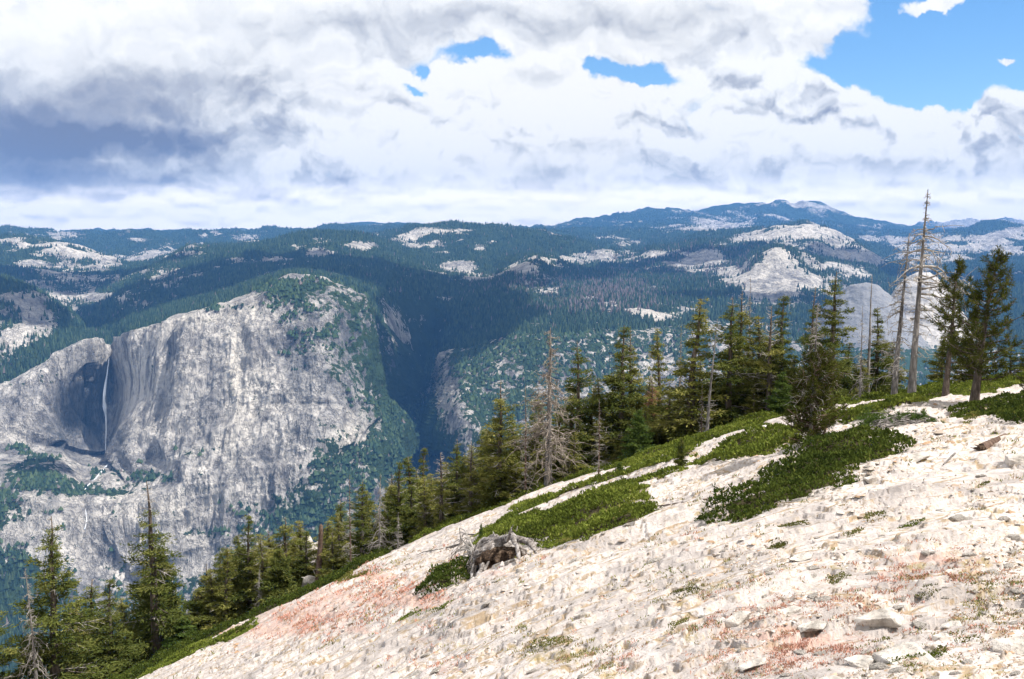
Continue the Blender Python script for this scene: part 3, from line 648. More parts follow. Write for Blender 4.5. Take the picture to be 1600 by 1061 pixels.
def slab_detail(x, y):
    """exfoliating sheets, ledges and rubble: real relief of a few centimetres"""
    p = np.stack([x, y, 0 * x], -1)
    r = np.hypot(x, y)
    big = fbm(p * 0.16, 4, 0.5, 300)
    s = fbm(p * np.array([0.55, 0.85, 1]), 5, 0.55, 310) * 1.6 + big * 1.2
    st = s * 4.0; fr = st - np.floor(st)
    terr = (np.floor(st) + smooth(fr, 0.0, 0.09)) / 4.0           # stepped sheets with sharp risers
    fine = fbm(p * 2.3, 5, 0.6, 330)
    rid = fbm(p * 5.0, 3, 0.6, 350, ridged=True)
    return big * 0.20 + terr * 0.19 + fine * 0.012 + rid * 0.003, fr
def ground_z(x, y):
    x = np.asarray(x, float); y = np.asarray(y, float)
    d, _ = slab_detail(x, y)
    r = np.hypot(x, y)
    return ground_smooth(x, y) + d * smooth(r, 0.5, 6)
# places with rosy low growth, dry grass, soil: px, py, rx, ry, amount
RED = [(500, 955, 150, 40, .2), (1250, 990, 260, 60, .15), (520, 930, 60, 14, .8), (480, 960, 90, 16, .9), (440, 985, 80, 14, .8), (560, 900, 60, 8, .7), (600, 905, 40, 12, .6), (400, 1010, 60, 12, .6), (620, 935, 60, 16, .7), (680, 940, 60, 12, .8), (350, 985, 70, 8, .6), (560, 985, 30, 8, .7), (700, 900, 80, 14, .5), (660, 1000, 30, 8, .6), (690, 1045, 50, 14, .8),
       (1420, 880, 90, 20, .5), (1500, 870, 80, 20, .6), (1380, 905, 60, 16, .45), (1190, 950, 60, 16, .7), (1160, 990, 70, 16, .6), (1250, 1000, 60, 24, .7), (1340, 1000, 60, 16, .5), (1200, 1030, 90, 18, .5), (960, 1040, 40, 10, .5), (1070, 860, 20, 6, .7), (700, 865, 30, 8, .4), (780, 895, 30, 6, .7), (1560, 960, 60, 30, .4), (1330, 940, 40, 16, .5)]
DRY = [(1070, 945, 30, 8, .8), (860, 1030, 50, 10, .9), (900, 1020, 40, 8, .7), (1080, 995, 20, 8, .7), (1430, 885, 20, 8, .8), (1530, 880, 50, 12, .6), (1310, 885, 20, 5, .7), (640, 970, 25, 6, .6), (520, 1000, 30, 8, .4), (1110, 915, 60, 8, .5), (740, 1010, 50, 8, .5), (1400, 1030, 60, 18, .6), (1100, 930, 40, 8, .4), (950, 1055, 30, 8, .6), (1200, 1050, 80, 14, .5), (600, 900, 60, 20, .3), (1550, 930, 50, 30, .4)]
def build_ground():
    m, N = new_mat('granite_slope')
    P = N.node('ShaderNodeTexCoord').outputs['Object']
    red = N.attr('red'); dry = N.attr('dry'); edge = N.attr('edge')
    n0 = N.noise(P, 0.5, 5, 0.55); n1 = N.noise(P, 3.0, 7, 0.65); n2 = N.noise(P, 14.0, 5, 0.65); n3 = N.noise(P, 60.0, 3, 0.6)
    rock = N.ramp(N.add(N.mul(n0, 0.45), N.mul(n1, 0.55)), [(0.36, (0.27, 0.24, 0.225)), (0.46, (0.43, 0.385, 0.36)), (0.54, (0.55, 0.495, 0.465)), (0.66, (0.64, 0.59, 0.565))])
    rock = N.mix(N.sstep(n2, 0.56, 0.66), rock, (0.28, 0.22, 0.17))
    rock = N.mix(N.mul(N.sstep(n3, 0.6, 0.72), 0.55), rock, (0.16, 0.14, 0.12))
    # gravel-filled joints between the sheets
    wv = N.node('ShaderNodeVectorMath', operation='MULTIPLY_ADD'); N.l.new(N.noise(P, 2.0, 4, 0.6, out=1), wv.inputs[0]); wv.inputs[1].default_value = (0.5, 0.5, 0.5); N.l.new(P, wv.inputs[2])
    crack = N.voro(N.mapping(wv.outputs[0], (0.8, 1.9, 1.0), rot=(0, 0, -0.4)), 0.9, 'DISTANCE_TO_EDGE')
    crack2 = N.voro(P, 4.5, 'DISTANCE_TO_EDGE')
    soil = N.mix(n2, (0.26, 0.18, 0.11), (0.42, 0.33, 0.23))
    ck = N.m('MAXIMUM', N.mul(N.sstep(crack, 0.05, 0.008), N.sstep(n1, 0.45, 0.53)), N.mul(N.sstep(crack2, 0.05, 0.01), N.mul(N.sstep(n0, 0.53, 0.62), 0.7)))
    rock = N.mix(N.m('MAXIMUM', ck, N.mul(edge, N.sstep(n1, 0.42, 0.6))), rock, soil)
    # flecks of dry plants in the joints
    fl = N.mul(N.sstep(N.noise(N.mapping(P, (1, 1.5, 1)), 5.0, 4, 0.7), 0.56, 0.64), N.sstep(n0, 0.40, 0.6))
    rock = N.mix(N.mul(fl, 0.8), rock, N.mix(n1, (0.30, 0.20, 0.10), (0.36, 0.30, 0.14)))
    nr = N.noise(N.mapping(P, (1, 1.5, 1)), 6.0, 8, 0.8)
    rm = N.sstep(N.add(N.mul(red, 0.30), N.mul(nr, 1.0)), 0.64, 0.80)
    rock = N.mix(N.mul(rm, 0.6), rock, N.mix(n2, (0.40, 0.19, 0.14), (0.56, 0.40, 0.33)))
    dm = N.sstep(N.add(N.mul(dry, 0.5), N.mul(N.noise(P, 3.1, 6, 0.7), 1.0)), 0.68, 0.80)
    rock = N.mix(N.mul(N.mul(dm, N.sstep(n2, 0.42, 0.55)), 0.7), rock, N.mix(n2, (0.20, 0.17, 0.06), (0.38, 0.28, 0.13)))
    h = N.add(N.mul(n1, 0.040), N.mul(n2, 0.013), N.mul(n3, 0.005), N.mul(N.sstep(crack, 0.06, 0.0), -0.012), N.mul(N.sstep(crack2, 0.06, 0.0), -0.003))
    finish(N, pbsdf(N, rock, 0.85, bump(N, h, 1.0, 1.0), 0.15))
    th = np.concatenate([np.linspace(-math.pi, -rad(33), 90, endpoint=False), np.linspace(-rad(33), rad(33), 1300, endpoint=False), np.linspace(rad(33), math.pi, 90, endpoint=False)])
    r = np.concatenate([np.geomspace(0.4, 4.5, 40, endpoint=False), np.geomspace(4.5, 62, 760, endpoint=False), np.geomspace(62, 470, 110)])
    T, Rr = np.meshgrid(th, r)
    X = np.sin(T) * Rr; Y = np.cos(T) * Rr
    d, fr = slab_detail(X, Y)
    Z = ground_smooth(X, Y) + d * smooth(Rr, 0.5, 6)
    P3 = np.stack([X, Y, Z], -1); ppx, ppy = proj(P3)
    ok = (Y > 0.5)
    red_ = gsum(ppx, ppy, RED) * ok; dry_ = gsum(ppx, ppy, DRY) * ok
    edge_ = (1 - smooth(fr, 0.0, 0.2)) * smooth(fr, -.01, 0.02)
    verts = np.concatenate([P3.reshape(-1, 3), [[0, 0, -EYE]]])
    nc = len(th); tri = np.stack([np.full(nc, len(verts) - 1), (np.arange(nc) + 1) % nc, np.arange(nc)], -1)
    f = grid_faces(len(r), nc, True)[:, ::-1]
    ap = lambda a: np.append(a.ravel(), 0)
    o = link('granite_slope', np_mesh('granite_slope', verts, [f, tri[:, ::-1]], [m], True, {'red': ap(red_), 'dry': ap(dry_), 'edge': ap(edge_)}))
    tag(o, kind='structure')
build_ground()
print('ground', round(time.time() - T0, 1))
# ------------------------------------------------------------------ shape collector
class MB:
    def __init__(s): s.v = []; s.f = {3: [], 4: []}; s.n = 0; s.a = []
    def addv(s, v, rnd=0.5):
        v = np.asarray(v, np.float32).reshape(-1, 3); s.v.append(v); k = s.n; s.n += len(v)
        s.a.append(np.broadcast_to(np.asarray(rnd, np.float32), (len(v),)) if np.ndim(rnd) == 0 else np.asarray(rnd, np.float32)); return k
    def tube(s, pts, rr, sides=6, rnd=0.5, cap=True, flute=0.0):
        pts = np.asarray(pts, float); rr = np.asarray(rr, float); n = len(pts)
        t = np.gradient(pts, axis=0); t /= np.linalg.norm(t, axis=1, keepdims=True) + 1e-9
        ref = np.array([0.31, 0.95, 0.05]) if abs(t[0][2]) > 0.8 else np.array([0, 0, 1.0])
        a = np.cross(t, ref); a /= np.linalg.norm(a, axis=1, keepdims=True) + 1e-9; b = np.cross(t, a)
        th = np.arange(sides) / sides * 2 * math.pi
        rad_ = rr[:, None] * (1 + flute * np.sin(th * 3 + np.linspace(0, 2.5, n)[:, None]) + flute * .6 * np.sin(th * 5 + 1))
        V = pts[:, None, :] + (a[:, None, :] * np.cos(th)[None, :, None] + b[:, None, :] * np.sin(th)[None, :, None]) * rad_[..., None]
        k = s.addv(V, rnd); s.f[4].append(grid_faces(n, sides, True) + k)
        if cap:
            c = s.addv(pts[-1:] + t[-1:] * rr[-1], rnd); j = np.arange(sides)
            s.f[3].append(np.stack([k + (n - 1) * sides + j, k + (n - 1) * sides + (j + 1) % sides, np.full(sides, c)], -1))
    def blades(s, c, d, L, W, rnd, fold=0.25):
        """kite leaves: centre c (N,3), direction d (N,3), length L, width W"""
        n = len(c); c = np.asarray(c, float); d = d / (np.linalg.norm(d, axis=1, keepdims=True) + 1e-9)
        r = R.normal(size=(n, 3)); u = np.cross(d, r); u /= np.linalg.norm(u, axis=1, keepdims=True) + 1e-9
        w = np.cross(d, u); L = np.broadcast_to(L, n)[:, None]; W = np.broadcast_to(W, n)[:, None]
        V = np.stack([c, c + d * L * .45 + u * W * .5 + w * W * fold, c + d * L, c + d * L * .45 - u * W * .5 + w * W * fold], 1)
        k = s.addv(V.reshape(-1, 3), np.repeat(rnd, 4)); i = (np.arange(n) * 4 + k)[:, None]
        s.f[4].append(i + np.arange(4)[None, :])
    def raw(s, v, f, rnd=0.5):
        k = s.addv(v, rnd); f = np.asarray(f); s.f[f.shape[1]].append(f + k)
    def mesh(s, name, mats, smooth_shade=True):
        if not s.v: return None
        return np_mesh(name, np.concatenate(s.v), [np.concatenate(x) for x in s.f.values() if x], mats, smooth_shade, {'rnd': np.concatenate(s.a)})

def mat_leaf(name, stops, trans=0.25):
    m, N = new_mat(name)
    r = N.attr('rnd')
    P = N.node('ShaderNodeTexCoord').outputs['Object']
    f = N.add(N.mul(r, 0.75), N.mul(N.noise(P, 0.9, 3), 0.5), -0.12)
    col = N.ramp(f, stops)
    d = N.node('ShaderNodeBsdfDiffuse'); N.l.new(col, d.inputs[0])
    t = N.node('ShaderNodeBsdfTranslucent'); N.l.new(col, t.inputs[0])
    mx = N.node('ShaderNodeMixShader'); mx.inputs[0].default_value = trans
    N.l.new(d.outputs[0], mx.inputs[1]); N.l.new(t.outputs[0], mx.inputs[2]); finish(N, mx.outputs[0]); return m
M_FIR = mat_leaf('fir_needles', [(0.0, (0.035, 0.045, 0.014)), (0.3, (0.08, 0.092, 0.022)), (0.55, (0.135, 0.145, 0.036)), (0.8, (0.27, 0.255, 0.07)), (1.0, (0.38, 0.33, 0.13))])
M_GREEN = mat_leaf('young_needles', [(0.0, (0.030, 0.055, 0.014)), (0.4, (0.06, 0.10, 0.025)), (0.8, (0.12, 0.17, 0.04)), (1.0, (0.19, 0.23, 0.07))])
M_DARKF = mat_leaf('dark_needles', [(0.0, (0.028, 0.040, 0.013)), (0.4, (0.065, 0.085, 0.022)), (0.75, (0.13, 0.145, 0.038)), (1.0, (0.24, 0.23, 0.07))])
M_PINE = mat_leaf('pine_needles', [(0.0, (0.020, 0.030, 0.008)), (0.4, (0.050, 0.060, 0.014)), (0.8, (0.11, 0.115, 0.026)), (1.0, (0.20, 0.18, 0.05))])
M_RUST = mat_leaf('rusty_needles', [(0.0, (0.10, 0.05, 0.03)), (0.4, (0.20, 0.10, 0.06)), (0.8, (0.30, 0.17, 0.10)), (1.0, (0.38, 0.25, 0.16))])
def mat_bark(name, dark, mid, light, sc_=1.0):
    m, N = new_mat(name)
    P = N.node('ShaderNodeTexCoord').outputs['Object']
    n = N.noise(N.mapping(P, (1, 1, 0.18)), 9.0 * sc_, 6, 0.65); n2 = N.noise(P, 1.3, 3, 0.5)
    col = N.ramp(N.add(N.mul(n, 0.7), N.mul(n2, 0.3)), [(0.36, dark), (0.5, mid), (0.64, light)])
    finish(N, pbsdf(N, col, 0.9, bump(N, n, 1.0, 0.04), 0.1)); return m
M_BARK = mat_bark('fir_bark', (0.035, 0.028, 0.024), (0.10, 0.08, 0.065), (0.19, 0.155, 0.13))
M_SNAG = mat_bark('weathered_wood', (0.06, 0.055, 0.05), (0.17, 0.155, 0.145), (0.33, 0.305, 0.285))
M_TWIG = mat_bark('bleached_twigs', (0.17, 0.15, 0.13), (0.32, 0.29, 0.26), (0.50, 0.46, 0.42))
M_RED = mat_bark('red_bark', (0.05, 0.03, 0.022), (0.12, 0.08, 0.06), (0.23, 0.165, 0.13))

def cone_profile(f):   # f 0 at crown base .. 1 at tip
    return (1 - f) ** 0.82 * (0.62 + 0.38 * min(1.0, f * 5 + 0.25))
def trunk_path(H, lean, wob, n=14, seed=0):
    rs = np.random.default_rng(seed); t = np.linspace(0, 1, n)
    x = lean[0] * t ** 1.3 + wob * np.cumsum(rs.normal(0, 1, n)) / n * 1.2 * t
    y = lean[1] * t ** 1.3 + wob * np.cumsum(rs.normal(0, 1, n)) / n * 1.2 * t
    return np.stack([x, y, t * H], -1)
def on_path(path, z):
    return np.array([np.interp(z, path[:, 2], path[:, 0]), np.interp(z, path[:, 2], path[:, 1]), z])
def fir_parts(H=11, Rm=1.9, base=0.04, dead_top=0.0, dens=1.0, lean=(0, 0), gap=0.35, seed=0, flag=0.0, bare=0.12, tr=None, dead_low=0.25, leafL=0.30):
    """upper-mountain fir: a narrow ragged crown of drooping, tufted boughs"""
    rs = np.random.default_rng(seed + 1000)
    tm, cm, dm = MB(), MB(), MB()
    path = trunk_path(H, lean, 0.35, 14, seed)
    r0 = tr or H * 0.021
    path2 = path.copy(); path2[0, 2] = -0.8
    tm.tube(path2, r0 * (1 - np.linspace(0, 1, 14) ** 1.1 * 0.94) * np.where(np.arange(14) == 0, 1.35, 1), 8)
    zb = H * base; z = zb; sect = rs.random((14, 9))
    while z < H * 0.99:
        f = (z - zb) / (H - zb)
        nb = rs.integers(3, 6) if f < .85 else rs.integers(2, 4)
        for k in range(nb):
            az = rs.random() * 6.283
            s_ = sect[min(int(f * 14), 13), int(az / 6.283 * 9) % 9]
            prof = cone_profile(f) * Rm * rs.uniform(0.55, 1.45) * (1 - gap * (s_ < 0.45) * rs.uniform(.5, 1)) * (1 + flag * math.cos(az))
            L = max(prof, 0.16)
            up = 0.55 * f + 0.05 + rs.normal(0, .12); droop = 0.55 * (1 - f) * rs.uniform(0.5, 1.5)
            t = np.linspace(0, 1, 5)
            hd = np.array([math.cos(az), math.sin(az)])
            side = np.array([-hd[1], hd[0]]) * rs.normal(0, .12)
            c = on_path(path, z)
            pts = np.stack([c[0] + (hd[0] * t + side[0] * t * t) * L, c[1] + (hd[1] * t + side[1] * t * t) * L, c[2] + L * (up * t - droop * t ** 1.6 * 1.2 + 0.22 * t ** 3)], -1)
            dead = f > 1 - dead_top or rs.random() < (dead_low if f < 0.3 else bare + .07)
            if dead: pts[:, :2] = c[:2] + (pts[:, :2] - c[:2]) * 1.15
            if dead:
                dm.tube(pts * 1.0, np.linspace(0.03, 0.008, 5) * (0.6 + L * .4), 3, rnd=rs.random(), cap=False)
                for q in range(int(3 + L * 3)):
                    tt = rs.uniform(.25, .95); p0 = pts[int(tt * 4)]
                    dd = np.array([hd[0], hd[1], -0.2]) + rs.normal(0, .7, 3); LL = L * rs.uniform(.12, .3)
                    dm.tube(np.stack([p0, p0 + dd * LL * .5, p0 + dd * LL + [0, 0, -LL * .2]]), [0.014, 0.009, 0.005], 3, rnd=rs.random(), cap=False)
                continue
            tm.tube(pts[:4], np.linspace(0.026, 0.008, 4) * (0.5 + L * .5), 3, cap=False)
            # tufts of needles along the bough and its side twigs
            nt = int((9 + 36 * L) * dens)
            tt = rs.uniform(0.12, 1.0, nt) ** 0.8
            idx = tt * 4; i0 = np.minimum(idx.astype(int), 3); fr = (idx - i0)[:, None]
            pc = pts[i0] * (1 - fr) + pts[i0 + 1] * fr
            spread = (0.26 * L * (1.2 - tt) + 0.05)[:, None]
            off = rs.normal(0, 1, (nt, 3)) * spread * np.array([1, 1, 0.22]); off[:, 2] -= np.abs(off[:, 2]) * 0.5
            pc = pc + off
            br = rs.random()
            per = 4
            cc = np.repeat(pc, per, 0) + rs.normal(0, .045, (nt * per, 3))
            dd = np.repeat(off * 0.8 + np.array([hd[0], hd[1], 0.1]) * 0.35, per, 0) + rs.normal(0, .38, (nt * per, 3))
            rn = np.clip(np.repeat(rs.normal(0.42, .13, nt) + (br - .5) * .46 + 0.26 * tt + 0.14 * f, per) + rs.normal(0, .06, nt * per), 0, 1)
            lf = leafL * (1 - .5 * f) * (0.75 + .25 * min(1, L)); cm.blades(cc, dd, lf * rs.uniform(.55, 1.2, nt * per), lf * 0.27, rn)
        z += H * 0.029 * rs.uniform(.5, 1.7) * (1.0 if f < .8 else .7)
    if dm.v:
        zz = np.linspace(H * base * .8, H * .97, 12); dm.tube(np.array([on_path(path, q) for q in zz]), np.maximum(r0 * (1 - zz / H) * .6, .012), 4, cap=False)
    return tm, cm, dm
def snag_parts(H=9, Rm=2.0, base=0.12, lean=(0, 0), n=70, seed=0, droop=0.5, tr=None, twist=0.25, sub=4, curl=0.35, taper=0.9, topless=0.0, thick=1.0, prof=None, flag=0.0):
    """bleached standing dead tree with bare, curving limbs"""
    rs = np.random.default_rng(seed + 2000)
    tm, bm_ = MB(), MB()
    path = trunk_path(H, lean, twist, 18, seed); r0 = tr or H * 0.026
    p2 = path.copy(); p2[0, 2] = -0.8
    tm.tube(p2, r0 * (1 - np.linspace(0, 1, 18) * taper) * (1 + 0.45 * np.exp(-np.linspace(0, 1, 18) * 14)) , 10, flute=0.07)
    for i in range(n):
        f = rs.random() ** 0.9; z = H * (base + (0.985 - base) * f); az = rs.random() * 6.283
        pr = (prof(f) if prof else (1 - f) ** 0.8 * (0.55 + 0.45 * min(1, f * 4 + .3)))
        L = max(Rm * pr * rs.uniform(0.3, 1.15) * (1 + flag * math.cos(az)), 0.14)
        t = np.linspace(0, 1, 7); hd = np.array([math.cos(az), math.sin(az)]); sd = np.array([-hd[1], hd[0]])
        w = rs.normal(0, .14, 7) * t; w2 = rs.normal(0, .11, 7) * t
        up = rs.uniform(-.1, .3); dr = droop * rs.uniform(.3, 1.5)
        c = on_path(path, z)
        pts = np.stack([c[0] + (hd[0] * t + sd[0] * w) * L, c[1] + (hd[1] * t + sd[1] * w) * L, c[2] + L * (up * t - dr * t * t * 1.3 + curl * t ** 3 + w2 * .6)], -1)
        rr = np.linspace(0.042, 0.009, 7) * (0.45 + 0.42 * L) * thick
        bm_.tube(pts, rr, 4, rnd=rs.random(), cap=False)
        for q in range(int(sub * (0.5 + L * .7))):
            ti = rs.integers(2, 7); p0 = pts[min(ti, 6)]
            dd = np.array([hd[0], hd[1], -.15]) * .6 + rs.normal(0, .7, 3); LL = L * rs.uniform(.15, .42)
            mid = p0 + dd * LL * .5 + rs.normal(0, .05, 3); en = p0 + dd * LL + np.array([0, 0, -LL * .35])
            bm_.tube(np.stack([p0, mid, en]), np.array([0.018, 0.012, 0.006]) * thick * (0.6 + .3 * L), 3, rnd=rs.random(), cap=False)
    zz = np.linspace(H * base * .8, H * .985, 14); bm_.tube(np.array([on_path(path, q) for q in zz]), np.maximum(r0 * (1 - zz / H) * .5, .010), 4, cap=False)
    return tm, bm_
def pine_parts(H=9, Rm=2.4, base=0.25, lean=(0, 0), seed=0, tr=0.2, dens=1.0, tuft=0.26, shape=None, gap=.2, nb=46):
    """mountain pine: bottle-brush tufts massed on rising limbs"""
    rs = np.random.default_rng(seed + 3000)
    tm, cm = MB(), MB()
    path = trunk_path(H, lean, 0.5, 14, seed)
    p2 = path.copy(); p2[0, 2] = -0.6
    tm.tube(p2, tr * (1 - np.linspace(0, 1, 14) ** .9 * .93) * (1 + .35 * np.exp(-np.linspace(0, 1, 14) * 16)), 9, flute=.05)
    def burst(c, d, rad_, rn):
        n = int(26 * dens); v = rs.normal(0, 1, (n, 3)); v /= np.linalg.norm(v, axis=1, keepdims=True); v = v + d * 0.75
        st = np.linspace(-.9, .15, n)[:, None] * d * rad_ * rs.uniform(.8, 1.6)
        cm.blades(c + st, v, rad_ * rs.uniform(.75, 1.15, n), rad_ * .13, np.clip(rn + rs.normal(0, .08, n), 0, 1))
    for i in range(nb):
        f = (i + rs.random()) / nb; z = H * (base + (0.97 - base) * f); az = i * 2.4 + rs.normal(0, .5)
        L = max(Rm * (shape(f) if shape else (1 - f) ** .6 * (0.7 + .3 * min(1, 4 * f))) * rs.uniform(.65, 1.12), .25)
        if rs.random() < gap: L *= .5
        up = rs.uniform(.15, .5) + .4 * f; c = on_path(path, z); t = np.linspace(0, 1, 6)
        hd = np.array([math.cos(az), math.sin(az)]); sd = np.array([-hd[1], hd[0]]); w = rs.normal(0, .1, 6) * t
        pts = np.stack([c[0] + (hd[0] * t + sd[0] * w) * L, c[1] + (hd[1] * t + sd[1] * w) * L, c[2] + L * (up * t * t + 0.05 * t - .12 * (1 - f) * t)], -1)
        tm.tube(pts, np.linspace(.055, .014, 6) * (.4 + .3 * L), 5, cap=False)
        nt = int(2 + 5.5 * L)
        for q in range(nt):
            tt = rs.uniform(.3, 1.0) if q else 1.0
            p0 = pts[min(int(tt * 5), 5)]
            off = rs.normal(0, 1, 3) * np.array([.34, .34, .2]) * (0.25 + L * .30) * (1.1 - .3 * tt); e = p0 + off + np.array([0, 0, .1])
            tm.tube(np.stack([p0, (p0 + e) / 2 + [0, 0, -.03], e]), [.014, .011, .008], 3, cap=False)
            d = off / (np.linalg.norm(off) + 1e-6) * .6 + np.array([hd[0] * .4, hd[1] * .4, .55]); d /= np.linalg.norm(d)
            burst(e, d, tuft * rs.uniform(.75, 1.2), rs.uniform(.25, .8))
    burst(path[-1], np.array([0, 0, 1.0]), tuft, .6)
    return tm, cm

def assemble(name, parts, loc, rz=0.0, sc3=1.0):
    root = empty(name, loc, rz, 1.0); root.scale = (sc3, sc3, sc3) if np.isscalar(sc3) else sc3
    for pn, me in parts:
        if me is not None: link(pn, me, root)
    return root
def copy_thing(src, loc, rz, scale):
    r = src.copy(); COL.objects.link(r); r.location = loc; r.rotation_euler = (0, 0, rz); r.scale = scale
    for k in ('label', 'category', 'group'):
        if k in r: del r[k]
    for ch in src.children:
        c = ch.copy(); COL.objects.link(c); c.parent = r
    return r
PROTO = {}      # kind -> list of (name, mesh) part lists
def proto(kind, fn):
    if kind not in PROTO: PROTO[kind] = fn()
    return PROTO[kind]
def fir_proto(leaf, snagm=None, **kw):
    def fn():
        tm, cm, dm = fir_parts(**kw)
        return [('trunk', tm.mesh('trunk', [M_BARK])), ('crown', cm.mesh('crown', [leaf], False)), ('bare_branches', dm.mesh('bare_branches', [M_TWIG]))]
    return fn
def snag_proto(tmat, bmat, **kw):
    def fn():
        tm, b = snag_parts(**kw)
        return [('trunk', tm.mesh('trunk', [tmat])), ('bare_branches', b.mesh('bare_branches', [bmat]))]
    return fn
def place(kind, name, bx, by, ty, Y, label, cat, group=None, rz=0.0, H0=10.0, wide=1.0, down=0.1, hidden=False):
    """stand a tree on the slope at the bearing of photo column bx; (by, ty) give its foot and tip, Y its distance in metres"""
    if hidden:
        dx, dy, dz = ray(bx, by); x = float(dx / dy * Y); y = Y
    else:
        x, y = hit(bx, by)[0]
    z = float(ground_smooth(x, y)) - down
    top = at(bx, ty, y)[2]; H = float(top - z)
    parts = PROTO[kind]; s = H / H0
    if hidden and not kind.startswith('snag') and kind != 'stub': wide *= 1.5
    root = assemble(name, parts, (x, y, z), rz, (s * wide, s * wide, s))
    tag(root, label, cat, group); return root, H
fir_kinds = {
 'firA': dict(leaf=M_FIR, H=10, Rm=1.45, seed=1, gap=.5, dens=1.0),
 'firB': dict(leaf=M_FIR, H=10, Rm=1.7, seed=2, gap=.45, dead_top=.10, dens=1.0, bare=.15),
 'firC': dict(leaf=M_FIR, H=10, Rm=1.25, seed=3, gap=.6, dens=.9, lean=(.5, 0)),
 'firD': dict(leaf=M_DARKF, H=10, Rm=1.35, seed=4, gap=.4, dens=1.1),
 'firE': dict(leaf=M_DARKF, H=10, Rm=1.7, seed=5, gap=.45, dead_top=.07, dens=1.0),
 'firF': dict(leaf=M_FIR, H=10, Rm=1.5, seed=6, gap=.5, dead_top=.16, dens=.95, bare=.2, flag=.25),
 'tallthin': dict(leaf=M_DARKF, H=10, Rm=1.25, seed=7, gap=.75, dead_top=.2, dens=.9, base=.10, bare=.12, leafL=.26),
 'youngA': dict(leaf=M_GREEN, H=10, Rm=2.7, seed=8, gap=.15, dens=1.1, base=.02, bare=0, dead_low=0, leafL=.5),
 'youngB': dict(leaf=M_DARKF, H=10, Rm=2.2, seed=9, gap=.25, dens=.9, base=.10, bare=0, dead_low=0, leafL=.55),
 'halfdead': dict(leaf=M_FIR, H=10, Rm=1.6, seed=10, gap=.6, dead_top=.34, dens=.85, bare=.3, dead_low=.6),
}
for k, v in fir_kinds.items(): proto(k, fir_proto(**v))
proto('rusty', lambda: (lambda p: [('trunk', p[0].mesh('trunk', [M_RED])), ('crown', p[1].mesh('crown', [M_RUST], False)), ('bare_branches', p[2].mesh('bare_branches', [M_TWIG]))])(fir_parts(H=10, Rm=1.6, seed=21, gap=.6, dens=.6, dead_top=.15, bare=.3)))
M_TWIGB = mat_bark('brown_twigs', (0.10, 0.08, 0.065), (0.24, 0.20, 0.165), (0.42, 0.37, 0.315))
proto('snagWide', snag_proto(M_SNAG, M_TWIGB, H=10, Rm=2.1, n=130, seed=31, droop=.7, tr=.24, base=.12, sub=8, thick=1.0, curl=.5, prof=lambda f: (.55 + .6 * math.sin(math.pi * min(1, f * 1.05 + .05))) * (1 - .6 * f)))
proto('snagTall', snag_proto(M_SNAG, M_TWIG, H=10, Rm=1.7, n=100, seed=32, droop=.6, tr=.19, base=.22, sub=5, lean=(.45, 0), twist=.12, thick=1.0, prof=lambda f: (.35 + .85 * math.exp(-((f - .5) / .28) ** 2)) * (1 - f) ** .15 * (1 if f < .82 else .35), flag=.25))
proto('snagTall2', snag_proto(M_SNAG, M_TWIG, H=10, Rm=1.55, n=105, seed=33, droop=.6, tr=.19, base=.15, sub=5, lean=(.6, 0), twist=.2, thick=1.0, taper=.88, flag=-.3))
proto('snagThin', snag_proto(M_SNAG, M_TWIG, H=10, Rm=1.5, n=100, seed=34, droop=.6, tr=.14, base=.06, sub=5, thick=1.0))
proto('snagRed', snag_proto(M_RED, M_TWIG, H=10, Rm=1.6, n=120, seed=35, droop=.25, tr=.15, base=.12, sub=3, thick=.7, curl=.1))
proto('snagBroom', snag_proto(M_SNAG, M_TWIG, H=10, Rm=1.9, n=130, seed=36, droop=.9, tr=.18, base=.04, sub=6, thick=.9, lean=(-.6, 0)))
proto('snagGrey', snag_proto(M_SNAG, M_TWIG, H=10, Rm=1.0, n=50, seed=37, droop=.3, tr=.16, base=.15, sub=3, lean=(.8, 0), thick=.7))
proto('stub', snag_proto(M_RED, M_TWIG, H=10, Rm=1.2, n=14, seed=38, droop=.3, tr=.6, base=.2, sub=2, taper=.45, thick=1.2, lean=(.6, 0)))
print('protos', round(time.time() - T0, 1))
G_FIR = 'firs along the brow of the slope'; G_SNAG = 'dead trees on the slope'
